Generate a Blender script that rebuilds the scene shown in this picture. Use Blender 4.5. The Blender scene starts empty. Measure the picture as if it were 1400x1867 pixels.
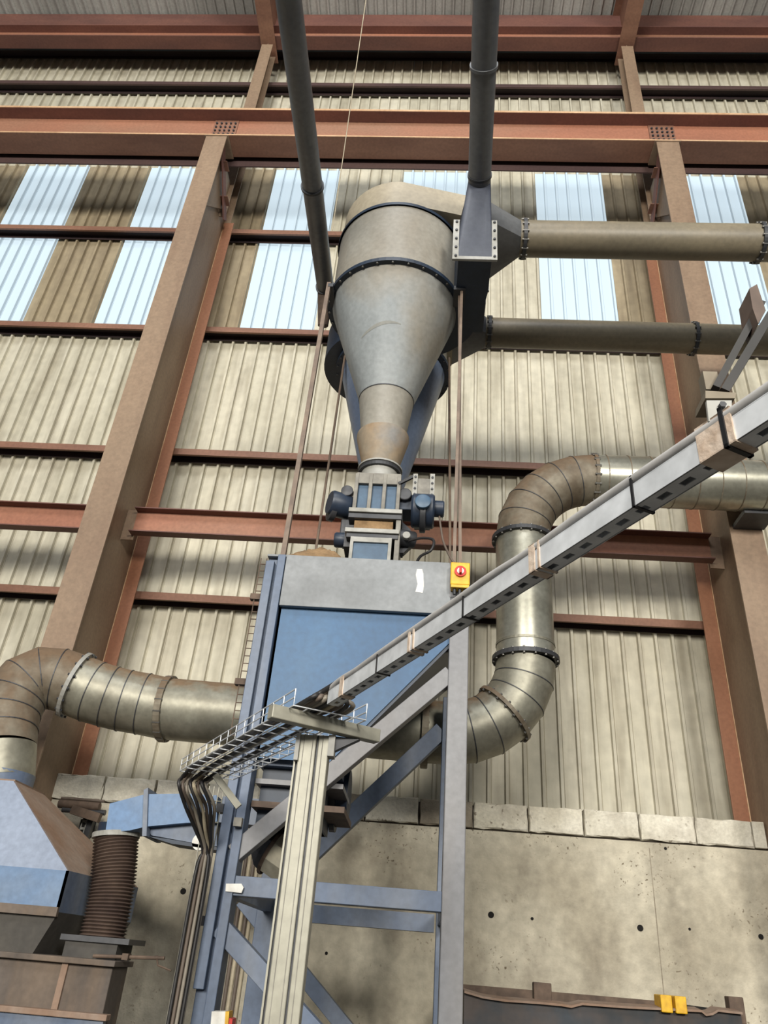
import bpy, math, random
from mathutils import Vector as V, Matrix
random.seed(7)
sc = bpy.context.scene
COL = sc.collection

# ------------------------------------------------------------------ camera (from the vanishing points of the photograph)
PPX, PPY, FPX = 700.0, 933.5, 1373.44
CAM = V((0, 0, 1.6))
_z = V((893 - PPX, PPY + 1346, -FPX)).normalized()
_x = -V((-20300 - PPX, PPY + 17, -FPX)).normalized()
_y = _z.cross(_x).normalized()
_x = _y.cross(_z).normalized()
RW = Matrix((_x, _y, _z))            # world = RW @ camera-space
cd = bpy.data.cameras.new('camera')
cd.sensor_fit = 'VERTICAL'
cd.sensor_height = 36.0
cd.lens = 36.0 * FPX / 1867.0
cd.clip_end = 200
cam = bpy.data.objects.new('camera', cd)
COL.objects.link(cam)
cam.matrix_world = Matrix.Translation(CAM) @ RW.to_4x4()
sc.camera = cam

# ------------------------------------------------------------------ light and exposure
sc.view_settings.view_transform = 'Standard'
sc.view_settings.look = 'None'
sc.view_settings.gamma = 1.0
sc.view_settings.use_curve_mapping = False
sc.view_settings.exposure = -0.12
wd = bpy.data.worlds.new('hall_light')
sc.world = wd
wd.use_nodes = True
bg = wd.node_tree.nodes['Background']
bg.inputs[0].default_value = (0.80, 0.90, 1.0, 1)
bg.inputs[1].default_value = 0.13

def area(name, loc, target, sx, sy, power, col):
    l = bpy.data.lights.new(name, 'AREA')
    l.shape = 'RECTANGLE'; l.size = sx; l.size_y = sy
    l.energy = power; l.color = col
    o = bpy.data.objects.new(name, l)
    COL.objects.link(o)
    o.location = loc
    o.rotation_euler = (V(target) - V(loc)).to_track_quat('-Z', 'Y').to_euler()
    return o
area('daylight_gate', (-4.5, -13.5, 7.0), (-0.5, 7, 5.0), 6.0, 4.5, 3500, (1.0, 0.96, 0.88))
area('daylight_window', (6.0, -14.0, 8.0), (-0.5, 7, 5.0), 3.0, 3.0, 2500, (1.0, 0.96, 0.88))
area('roof_light', (-1.0, -5.0, 15.5), (-0.5, 5, 4), 6.0, 4.0, 1150, (0.96, 0.98, 1.0))

# ------------------------------------------------------------------ pixel helpers (a pixel is only a direction)
def ray(px, py):
    return RW @ V((px - PPX, PPY - py, -FPX))
def P(px, py, X=None, Y=None, Z=None, D=None):
    d = ray(px, py)
    if Y is not None: t = (Y - CAM.y) / d.y
    elif X is not None: t = (X - CAM.x) / d.x
    elif Z is not None: t = (Z - CAM.z) / d.z
    else: t = D / FPX
    return CAM + d * t

# ------------------------------------------------------------------ materials
def lin(c):
    return tuple(((v / 255) / 12.92 if v / 255 <= 0.04045 else ((v / 255 + 0.055) / 1.055) ** 2.4) for v in c) + (1,)
M = {}
def mat(name, c1, c2=None, sc3=(3, 3, 3), rough=0.6, metal=0.0, bump=0.0, c3=None, s3=(1, 1, 1), f3=0.5, dust=None, detail=6,
        rand=0.0, grain=0.16, gscale=28, lo=0.35, hi=0.65, lo3=0.45, hi3=0.7, spots=None, spot_scale=14, bscale=60):
    m = bpy.data.materials.new(name); m.use_nodes = True
    nt = m.node_tree; N = nt.nodes; L = nt.links
    b = N['Principled BSDF']
    b.inputs['Roughness'].default_value = rough
    b.inputs['Metallic'].default_value = metal
    geo = N.new('ShaderNodeNewGeometry')
    def noise(scale, s, lo_, hi_, det=detail):
        mp = N.new('ShaderNodeMapping'); mp.inputs['Scale'].default_value = scale
        L.new(geo.outputs['Position'], mp.inputs['Vector'])
        n = N.new('ShaderNodeTexNoise'); n.inputs['Scale'].default_value = s; n.inputs['Detail'].default_value = det
        L.new(mp.outputs[0], n.inputs['Vector'])
        r = N.new('ShaderNodeMapRange'); r.inputs[1].default_value = lo_; r.inputs[2].default_value = hi_
        L.new(n.outputs[0], r.inputs[0])
        return r.outputs[0]
    def mix(f, a, c):
        x = N.new('ShaderNodeMix'); x.data_type = 'RGBA'
        if isinstance(f, float): x.inputs[0].default_value = f
        else: L.new(f, x.inputs[0])
        for k, v in ((6, a), (7, c)):
            if isinstance(v, tuple): x.inputs[k].default_value = v
            else: L.new(v, x.inputs[k])
        return x.outputs[2]
    col = lin(c1)
    if c2: col = mix(noise(sc3, 1.0, lo, hi), col, lin(c2))
    if c3:
        mu = N.new('ShaderNodeMath'); mu.operation = 'MULTIPLY'; mu.inputs[1].default_value = f3
        L.new(noise(s3, 1.0, lo3, hi3), mu.inputs[0])
        col = mix(mu.outputs[0], col, lin(c3))
    if spots:
        sm1 = N.new('ShaderNodeMath'); sm1.operation = 'MULTIPLY'
        L.new(noise((1, 1, 1), spot_scale, 0.62, 0.68, 3), sm1.inputs[0]); L.new(noise((1, 1, 1.4), 1.7, 0.50, 0.62, 3), sm1.inputs[1])
        col = mix(sm1.outputs[0], col, lin(spots))
    if dust:
        sep = N.new('ShaderNodeSeparateXYZ'); L.new(geo.outputs['Normal'], sep.inputs[0])
        n = noise((9, 9, 9), 1.0, 0.2, 0.8)
        a = N.new('ShaderNodeMath'); a.operation = 'MULTIPLY_ADD'; a.inputs[1].default_value = 0.7
        L.new(n, a.inputs[0]); L.new(sep.outputs[2], a.inputs[2])
        r = N.new('ShaderNodeMapRange'); r.inputs[1].default_value = dust[1]; r.inputs[2].default_value = dust[2]
        L.new(a.outputs[0], r.inputs[0])
        col = mix(r.outputs[0], col, lin(dust[0]))
        rr = N.new('ShaderNodeMapRange'); rr.inputs[3].default_value = rough; rr.inputs[4].default_value = 0.95
        L.new(r.outputs[0], rr.inputs[0]); L.new(rr.outputs[0], b.inputs['Roughness'])
        if metal:
            rm = N.new('ShaderNodeMapRange'); rm.inputs[3].default_value = metal; rm.inputs[4].default_value = 0.0
            L.new(r.outputs[0], rm.inputs[0]); L.new(rm.outputs[0], b.inputs['Metallic'])
    if grain:
        g1 = noise((1, 1, 1), gscale, 0.25, 0.75, 8)
        mr_ = N.new('ShaderNodeMapRange'); mr_.inputs[3].default_value = 1 - grain; mr_.inputs[4].default_value = 1 + grain * 0.7
        L.new(g1, mr_.inputs[0])
        hg_ = N.new('ShaderNodeHueSaturation'); L.new(mr_.outputs[0], hg_.inputs['Value'])
        if isinstance(col, tuple): hg_.inputs['Color'].default_value = col
        else: L.new(col, hg_.inputs['Color'])
        col = hg_.outputs[0]
    if rand:
        oi = N.new('ShaderNodeObjectInfo')
        hs = N.new('ShaderNodeHueSaturation')
        r = N.new('ShaderNodeMapRange'); r.inputs[3].default_value = 1 - rand; r.inputs[4].default_value = 1 + rand * 0.6
        L.new(oi.outputs['Random'], r.inputs[0]); L.new(r.outputs[0], hs.inputs['Value'])
        if isinstance(col, tuple): hs.inputs['Color'].default_value = col
        else: L.new(col, hs.inputs['Color'])
        col = hs.outputs[0]
    if isinstance(col, tuple): b.inputs['Base Color'].default_value = col
    else: L.new(col, b.inputs['Base Color'])
    if bump:
        bp = N.new('ShaderNodeBump'); bp.inputs['Strength'].default_value = bump; bp.inputs['Distance'].default_value = 0.01
        n = N.new('ShaderNodeTexNoise'); n.inputs['Scale'].default_value = bscale; n.inputs['Detail'].default_value = 4
        L.new(geo.outputs['Position'], n.inputs['Vector'])
        L.new(n.outputs[0], bp.inputs['Height']); L.new(bp.outputs[0], b.inputs['Normal'])
    M[name] = m
    return m
mat('cladding', (202, 196, 177), (186, 180, 160), (2.5, 2.5, 0.5), 0.62, c3=(126, 115, 93), s3=(7, 7, 0.8), f3=0.5, rand=0.10, grain=0.13, gscale=9)
mat('cladding_dirty', (164, 150, 124), (146, 132, 106), (2.5, 2.5, 0.5), 0.7, c3=(106, 92, 72), s3=(7, 7, 0.8), f3=0.6, rand=0.12, grain=0.15, gscale=9)
mat('roof_sheet', (190, 190, 184), (166, 166, 160), (2, 0.5, 2), 0.7, rand=0.06)
mat('column_brown', (142, 120, 98), (130, 108, 88), (1, 1, 0.5), 0.55, c3=(110, 86, 68), s3=(5, 5, 0.9), f3=0.45)
mat('oxide_red', (120, 80, 68), (104, 68, 60), (0.8, 3, 3), 0.6, c3=(86, 62, 58), s3=(0.7, 2, 2), f3=0.6)
mat('flange_orange', (156, 108, 80), (142, 94, 68), (3, 3, 0.6), 0.55)
mat('worn_lit_edge', (206, 172, 136), (186, 148, 112), (3, 3, 3), 0.5)  # pale worn edge tone with the edge highlight put into the colour
mat('rod_brown', (124, 106, 90), (102, 86, 74), (8, 8, 8), 0.6)
mat('girder_red', (166, 110, 84), (148, 98, 76), (0.5, 2, 2), 0.6, c3=(142, 110, 88), s3=(0.4, 1, 1), f3=0.75)
mat('girt_brown', (138, 100, 80), (118, 82, 66), (0.8, 3, 3), 0.6)
mat('girt_dark', (86, 66, 62), (70, 52, 52), (0.8, 3, 3), 0.6)
mat('girt_inner_shade', (60, 44, 44), (46, 34, 36), (1, 3, 3), 0.7)  # girt insides: shade of the unlit undersides put into the colour
mat('hanger_dark', (44, 42, 40), (36, 34, 32), (9, 9, 9), 0.6)
mat('lug_brown', (96, 80, 70), (78, 64, 56), (12, 12, 12), 0.7)
mat('chute_dark', (72, 76, 86), (58, 62, 74), (3, 3, 3), 0.5)
mat('scuff', (122, 122, 116), (130, 130, 124), (6, 6, 6), 0.7)
mat('dark_navy', (38, 52, 70), (30, 40, 54), (3, 3, 3), 0.5)
mat('concrete', (200, 192, 172), (172, 163, 143), (1.3, 1.3, 1.3), 0.92, bump=0.35, c3=(122, 112, 96), s3=(2.6, 2.6, 0.9), f3=0.7, spots=(112, 100, 82), spot_scale=38, lo3=0.48, hi3=0.75, grain=0.22, gscale=14)
mat('block', (222, 216, 200), (204, 197, 178), (3, 3, 3), 0.95, bump=0.4, c3=(140, 128, 110), s3=(5, 5, 5), f3=0.4, rand=0.10, spots=(140, 130, 114), spot_scale=26, grain=0.16, gscale=36)
mat('block_dark', (168, 158, 140), (130, 120, 104), (3, 3, 3), 0.95, bump=0.4)
mat('joint', (70, 62, 54), None, rough=0.95)
mat('floor', (84, 80, 74), (66, 64, 60), (1, 1, 1), 0.9)
mat('hole', (26, 24, 22), None, rough=1)
mat('cyclone_paint', (150, 147, 138), (136, 132, 122), (1.3, 1.3, 0.9), 0.55, c3=(124, 114, 98), s3=(3, 3, 1.2), f3=0.6, bump=0.03, bscale=8)
mat('cyclone_cone', (146, 150, 150), (128, 133, 134), (2, 2, 1), 0.55, c3=(132, 122, 104), s3=(2, 2, 1.2), f3=0.7, bump=0.05, bscale=8)
mat('scroll_beige', (158, 148, 128), (140, 130, 110), (2, 2, 2), 0.5)
mat('skirt_rust', (140, 127, 108), (146, 120, 90), (4, 4, 2), 0.65, c3=(116, 126, 136), s3=(5, 5, 5), f3=0.5, lo=0.45, hi=0.7)
mat('blue_grey_cone', (122, 136, 158), (106, 120, 144), (2, 2, 1), 0.45)
mat('pipe_olive', (128, 118, 98), (108, 100, 84), (1, 3, 3), 0.45, dust=((150, 132, 104), 0.9, 1.4))
mat('pipe_slate', (104, 105, 106), (90, 92, 96), (3, 3, 1), 0.40, dust=((150, 136, 114), 0.9, 1.35))
mat('flange_grey', (166, 165, 160), (140, 138, 130), (6, 6, 6), 0.55)
mat('steel_dark', (70, 70, 72), (52, 54, 58), (5, 5, 5), 0.5, metal=0.3)
mat('steel_bolt', (116, 114, 110), None, rough=0.45, metal=0.6)
mat('galv', (150, 147, 132), (126, 122, 108), (6, 2, 6), 0.46, metal=0.5, bump=0.04, bscale=20, dust=((118, 98, 76), 0.75, 1.15))
mat('galv_dirty', (132, 124, 108), (104, 92, 76), (6, 6, 6), 0.6, metal=0.3, bump=0.08, bscale=30, dust=((110, 90, 70), 0.35, 0.95))
mat('galv_bright', (184, 182, 168), (158, 156, 142), (2, 2, 6), 0.32, metal=0.7, bump=0.03, bscale=14, dust=((140, 124, 100), 1.0, 1.4))
mat('band_grey', (128, 132, 135), (112, 115, 117), (2, 2, 3), 0.5, c3=(154, 157, 160), s3=(4, 4, 4), f3=0.4)
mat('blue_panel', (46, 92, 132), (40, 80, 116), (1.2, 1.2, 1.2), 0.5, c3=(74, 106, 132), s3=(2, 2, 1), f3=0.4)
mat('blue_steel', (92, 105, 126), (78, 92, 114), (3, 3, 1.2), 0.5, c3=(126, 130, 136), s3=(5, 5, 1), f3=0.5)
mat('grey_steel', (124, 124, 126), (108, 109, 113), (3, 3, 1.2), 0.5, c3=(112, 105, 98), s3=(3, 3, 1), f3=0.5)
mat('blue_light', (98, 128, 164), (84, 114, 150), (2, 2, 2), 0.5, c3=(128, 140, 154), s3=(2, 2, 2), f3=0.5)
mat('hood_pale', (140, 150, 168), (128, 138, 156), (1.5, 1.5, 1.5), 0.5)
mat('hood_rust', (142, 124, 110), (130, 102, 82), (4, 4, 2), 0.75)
mat('machine_dirty', (104, 94, 86), (80, 72, 66), (3, 3, 1.2), 0.8, c3=(126, 106, 86), s3=(6, 6, 1), f3=0.5)
mat('canvas_dark', (84, 80, 74), (60, 58, 56), (3, 3, 2), 0.85)
mat('hose_brown', (100, 84, 74), (80, 66, 60), (6, 6, 6), 0.5)
mat('alu', (156, 153, 139), (138, 135, 121), (4, 4, 0.6), 0.45, metal=0.2)
mat('zinc', (216, 219, 222), (196, 199, 202), (10, 10, 10), 0.42, metal=0.15)
mat('tape', (206, 190, 174), (180, 158, 138), (30, 30, 30), 0.7, bump=0.3)
mat('cable_grey', (176, 174, 172), None, rough=0.5)
mat('cable_black', (38, 36, 36), None, rough=0.5)
mat('cable_beige', (170, 158, 134), None, rough=0.6)
mat('cable_brown', (96, 84, 74), None, rough=0.6)
mat('cable_taupe', (130, 122, 110), None, rough=0.55)
mat('tie_black', (26, 26, 28), None, rough=0.5)
mat('yellow', (226, 178, 34), (206, 156, 28), (30, 30, 30), 0.45)
mat('red', (196, 40, 30), None, rough=0.35)
mat('white', (230, 228, 220), (214, 210, 200), (20, 20, 20), 0.5)
mat('valve_grey', (138, 134, 124), (110, 106, 98), (12, 12, 12), 0.6)
mat('valve_blue', (62, 90, 114), (50, 76, 100), (8, 8, 8), 0.45)
mat('valve_navy', (38, 50, 68), (30, 40, 54), (8, 8, 8), 0.45)
mat('wood_dust', (150, 122, 88), (120, 96, 68), (16, 16, 16), 0.95, bump=0.6)
mat('rust_iron', (106, 88, 74), (80, 66, 56), (10, 10, 10), 0.8)
mat('skip_blue', (46, 54, 62), (34, 38, 42), (3, 3, 3), 0.6, c3=(84, 66, 52), s3=(5, 5, 5), f3=0.5)
mat('motor_beige', (206, 200, 180), (180, 172, 150), (6, 6, 6), 0.6, dust=((140, 112, 90), 0.9, 1.3))
# translucent wall sheets with daylight behind them: steep rib flanks let less of it through
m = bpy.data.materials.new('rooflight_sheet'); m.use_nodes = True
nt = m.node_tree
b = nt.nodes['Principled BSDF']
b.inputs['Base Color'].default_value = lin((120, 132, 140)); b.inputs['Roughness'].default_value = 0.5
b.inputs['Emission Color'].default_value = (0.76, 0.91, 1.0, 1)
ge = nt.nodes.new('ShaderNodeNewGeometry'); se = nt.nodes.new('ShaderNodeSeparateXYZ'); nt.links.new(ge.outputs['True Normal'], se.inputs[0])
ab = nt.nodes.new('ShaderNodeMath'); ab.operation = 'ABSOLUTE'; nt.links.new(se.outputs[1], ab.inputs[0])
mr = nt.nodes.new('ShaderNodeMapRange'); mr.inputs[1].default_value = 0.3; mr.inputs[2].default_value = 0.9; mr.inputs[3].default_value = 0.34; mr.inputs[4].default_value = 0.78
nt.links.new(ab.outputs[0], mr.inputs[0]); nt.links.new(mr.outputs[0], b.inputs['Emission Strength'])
M['rooflight'] = m

# ------------------------------------------------------------------ mesh helpers
class MB:
    def __init__(s): s.v = []; s.f = []
    def add(s, vs, fs):
        o = len(s.v); s.v += [V(p) for p in vs]; s.f += [tuple(i + o for i in f) for f in fs]; return s
    def box(s, x0, x1, y0, y1, z0, z1):
        return s.add([(x0, y0, z0), (x1, y0, z0), (x1, y1, z0), (x0, y1, z0), (x0, y0, z1), (x1, y0, z1), (x1, y1, z1), (x0, y1, z1)],
                     [(3, 2, 1, 0), (4, 5, 6, 7), (0, 1, 5, 4), (1, 2, 6, 5), (2, 3, 7, 6), (3, 0, 4, 7)])
    def obox(s, c, ax, h):
        c = V(c); vs = []
        for k in (-1, 1):
            for i, j in ((-1, -1), (1, -1), (1, 1), (-1, 1)):
                vs.append(c + ax[0] * (i * h[0]) + ax[1] * (j * h[1]) + ax[2] * (k * h[2]))
        return s.add(vs, [(3, 2, 1, 0), (4, 5, 6, 7), (0, 1, 5, 4), (1, 2, 6, 5), (2, 3, 7, 6), (3, 0, 4, 7)])
    def bar(s, p, q, w, h, up=(0, 0, 1), n=None):
        """rectangular bar p->q, w across, h along 'up'"""
        p = V(p); q = V(q); d = (q - p).normalized(); up = V(up)
        sd = d.cross(up).normalized(); u = sd.cross(d).normalized()
        return s.obox((p + q) / 2, (sd, u, d), (w / 2, h / 2, (q - p).length / 2))
    def ibeam(s, p, q, b_, h, tf, tw, up=(0, 0, 1)):
        p = V(p); q = V(q); d = (q - p).normalized(); up = V(up)
        sd = d.cross(up).normalized(); u = sd.cross(d).normalized()
        s.bar(p + u * (h / 2 - tf / 2), q + u * (h / 2 - tf / 2), b_, tf, up)
        s.bar(p - u * (h / 2 - tf / 2), q - u * (h / 2 - tf / 2), b_, tf, up)
        return s.bar(p, q, tw, h - 2 * tf, up)
    def tube(s, pts, r, n=12, caps=True):
        pts = [V(p) for p in pts]; k = len(pts)
        rs = r if isinstance(r, (list, tuple)) else [r] * k
        ref = None; vs = []
        for i, p in enumerate(pts):
            d = ((pts[min(i + 1, k - 1)] - pts[max(i - 1, 0)])).normalized()
            if ref is None:
                ref = d.cross(V((0, 0, 1)))
                if ref.length < 1e-3: ref = V((1, 0, 0))
            a = (ref - d * ref.dot(d)).normalized(); ref = a; b2 = d.cross(a)
            for j in range(n):
                t = 2 * math.pi * j / n
                vs.append(p + (a * math.cos(t) + b2 * math.sin(t)) * rs[i])
        fs = [(i * n + j, i * n + (j + 1) % n, (i + 1) * n + (j + 1) % n, (i + 1) * n + j) for i in range(k - 1) for j in range(n)]
        if caps: fs += [tuple(range(n))[::-1], tuple((k - 1) * n + j for j in range(n))]
        return s.add(vs, fs)
    def lathe(s, c, prof, n=48, cap0=False, cap1=False):
        c = V(c); vs = []; k = len(prof)
        for r, z in prof:
            for j in range(n):
                t = 2 * math.pi * j / n
                vs.append(c + V((r * math.cos(t), r * math.sin(t), z)))
        fs = [(i * n + j, i * n + (j + 1) % n, (i + 1) * n + (j + 1) % n, (i + 1) * n + j) for i in range(k - 1) for j in range(n)]
        if cap0: fs.append(tuple(range(n))[::-1])
        if cap1: fs.append(tuple((k - 1) * n + j for j in range(n)))
        return s.add(vs, fs)
    def ring(s, c, axis, ri, ro, t, n=40):
        c = V(c); d = V(axis).normalized()
        a = d.cross(V((0, 0, 1)))
        if a.length < 1e-3: a = V((1, 0, 0))
        a.normalize(); b2 = d.cross(a); vs = []
        for r, h in ((ri, -t / 2), (ro, -t / 2), (ro, t / 2), (ri, t / 2)):
            for j in range(n):
                g = 2 * math.pi * j / n
                vs.append(c + (a * math.cos(g) + b2 * math.sin(g)) * r + d * h)
        fs = [(i * n + j, i * n + (j + 1) % n, ((i + 1) % 4) * n + (j + 1) % n, ((i + 1) % 4) * n + j) for i in range(4) for j in range(n)]
        return s.add(vs, fs)
    def loft(s, loops, caps=True):
        n = len(loops[0]); vs = [V(p) for l in loops for p in l]; k = len(loops)
        fs = [(i * n + j, i * n + (j + 1) % n, (i + 1) * n + (j + 1) % n, (i + 1) * n + j) for i in range(k - 1) for j in range(n)]
        if caps: fs += [tuple(range(n))[::-1], tuple((k - 1) * n + j for j in range(n))]
        return s.add(vs, fs)
    def prism(s, poly, ext):
        e = V(ext); return s.loft([[V(p) for p in poly], [V(p) + e for p in poly]])
    def bolt(s, c, axis, r=0.012, h=0.012):
        d = V(axis).normalized(); c = V(c)
        return s.tube([c, c + d * h], r, 6)
    def mesh(s, name, off=V((0, 0, 0)), smooth=None):
        me = bpy.data.meshes.new(name)
        me.from_pydata([tuple(p - off) for p in s.v], [], s.f)
        import bmesh
        bm = bmesh.new(); bm.from_mesh(me); bmesh.ops.recalc_face_normals(bm, faces=bm.faces); bm.to_mesh(me); bm.free()
        if smooth:
            for p in me.polygons: p.use_smooth = True
            me.set_sharp_from_angle(angle=math.radians(smooth))
        me.update()
        return me

def tag(o, label=None, cat=None, group=None, kind=None):
    if label: o['label'] = label
    if cat: o['category'] = cat
    if group: o['group'] = group
    if kind: o['kind'] = kind
    return o
def thing(name, label, cat, loc, group=None):
    o = bpy.data.objects.new(name, None); COL.objects.link(o)
    o.location = loc; o.empty_display_size = 0.1
    return tag(o, label, cat, group)
def wloc(o):
    l = V(o.location)
    while o.parent: o = o.parent; l = l + V(o.location)
    return l
def put(name, mb, m, parent=None, smooth=None, bevel=0, label=None, kind=None):
    """a part: world-space vertices, parented to its thing"""
    off = wloc(parent) if parent else V((0, 0, 0))
    me = mb.mesh(name, off, smooth); me.materials.append(M[m])
    o = bpy.data.objects.new(name, me); COL.objects.link(o); o.parent = parent
    if bevel:
        bv = o.modifiers.new('edge', 'BEVEL'); bv.width = bevel; bv.segments = 2; bv.limit_method = 'ANGLE'
    return tag(o, label, None, None, kind)
def solo(name, mb, m, label, cat, group=None, smooth=None, bevel=0):
    xs = [p.x for p in mb.v]; ys = [p.y for p in mb.v]; zs = [p.z for p in mb.v]
    base = V(((min(xs) + max(xs)) / 2, (min(ys) + max(ys)) / 2, min(zs)))
    me = mb.mesh(name, base, smooth); me.materials.append(M[m])
    o = bpy.data.objects.new(name, me); COL.objects.link(o); o.location = base
    if bevel:
        bv = o.modifiers.new('edge', 'BEVEL'); bv.width = bevel; bv.segments = 2; bv.limit_method = 'ANGLE'
    return tag(o, label, cat, group)
def inst(name, me, parent, loc, label=None):
    o = bpy.data.objects.new(name, me); COL.objects.link(o); o.parent = parent
    o.location = V(loc) - (wloc(parent) if parent else V((0, 0, 0)))
    return o
def lerp(a, b2, t): return V(a) * (1 - t) + V(b2) * t
def smooth_path(pts, n=8):
    """Catmull-Rom"""
    pts = [V(p) for p in pts]; out = []
    for i in range(len(pts) - 1):
        p0 = pts[max(i - 1, 0)]; p1 = pts[i]; p2 = pts[i + 1]; p3 = pts[min(i + 2, len(pts) - 1)]
        for k in range(n):
            t = k / n
            out.append(0.5 * ((2 * p1) + (p2 - p0) * t + (2 * p0 - 5 * p1 + 4 * p2 - p3) * t * t + (3 * p1 - p0 - 3 * p2 + p3) * t ** 3))
    out.append(pts[-1]); return out

# ================================================================== THE HALL
YW = 7.58
me = MB().box(-12, 10, -18, 8.2, -0.2, 0).mesh('floor'); me.materials.append(M['floor'])
fl = bpy.data.objects.new('floor', me); COL.objects.link(fl); tag(fl, 'grey concrete floor of the factory hall', kind='structure')

# ---- cladding
SW = 1.045; RP = SW / 6; E0 = 0.33
def sheet_mesh(h, m, along_y=False):
    prof = []
    for i in range(6):
        x = i * RP
        prof += [(x, 0), (x + 0.124, 0), (x + 0.130, -0.042), (x + 0.156, -0.042), (x + 0.162, 0), (x + 0.167, 0), (x + 0.169, .006)]
    prof.append((SW - 0.001, 0))
    t = 0.002
    loop = [(x, y) for x, y in prof] + [(x, y + t) for x, y in reversed(prof)]
    mb = MB()
    if along_y: mb.loft([[(x, 0, y) for x, y in loop], [(x, h, y) for x, y in loop]], caps=False)
    else: mb.loft([[(x, y, 0) for x, y in loop], [(x, y, h) for x, y in loop]], caps=False)
    me = mb.mesh('cladding_sheet'); me.materials.append(M[m]); return me
wall = thing('wall_back', 'cream corrugated metal cladding of the tall hall wall with glowing rooflight sheets', None, (0, YW, 0)); wall['kind'] = 'structure'
tiers = [(2.60, 4.87, -8, 6, 0), (4.85, 6.80, -8, 6, .006), (6.78, 8.84, -8, 6, 0), (8.82, 10.82, -9, 6, .006), (10.80, 12.60, -9, 6, 0),
         (12.58, 14.72, -10, 6, .006), (14.70, 16.60, -11, 7, 0)]
for ti, (z0, z1, k0, k1, dy) in enumerate(tiers):
    mo = sheet_mesh(z1 - z0, 'cladding')
    md = sheet_mesh(z1 - z0, 'cladding_dirty')
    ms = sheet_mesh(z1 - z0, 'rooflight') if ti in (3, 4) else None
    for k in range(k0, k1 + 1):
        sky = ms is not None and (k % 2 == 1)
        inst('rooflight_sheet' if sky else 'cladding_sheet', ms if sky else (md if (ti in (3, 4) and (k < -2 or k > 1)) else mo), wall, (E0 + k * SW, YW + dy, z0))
# ---- roof
ceil = thing('ceiling', 'grey corrugated roof sheeting above the eaves beam', None, (0, 6.0, 16.42)); ceil['kind'] = 'structure'
rm = sheet_mesh(3.2, 'roof_sheet', True)
for k in range(-11, 8): inst('roof_sheet', rm, ceil, (E0 + k * SW, 4.5, 16.42))

# ---- girts along the wall
names = {4.80: 'lowest brown wall girt, crossing behind the bent duct', 6.715: 'brown wall girt crossing behind the foot of the cyclone cones',
         8.75: 'brown wall girt along the bottom of the glowing sheets', 10.75: 'brown wall girt crossing between the two rows of glowing sheets',
         14.66: 'dark wall girt between the crane girder and the eaves beam', 15.80: 'dark blue girt just under the eaves beam'}
for z, lab in names.items():
    g = thing('wall_girt', lab, 'girt', (-1, 7.46, z), 'horizontal wall girts')
    mm = 'dark_navy' if z > 15 else ('girt_dark' if z > 14 else 'girt_brown')
    put('face_plate', MB().box(-10.5, 8, 7.355, 7.361, z, z + 0.085), mm, g)
    put('lower_lip', MB().box(-10.5, 8, 7.361, 7.385, z, z + 0.006), mm, g)
    put('back_plate', MB().box(-10.5, 8, 7.525, 7.533, z, z + 0.079), 'girt_inner_shade', g)
    put('upper_flange', MB().box(-10.5, 8, 7.361, 7.533, z + 0.079, z + 0.085), 'girt_inner_shade', g)
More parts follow.
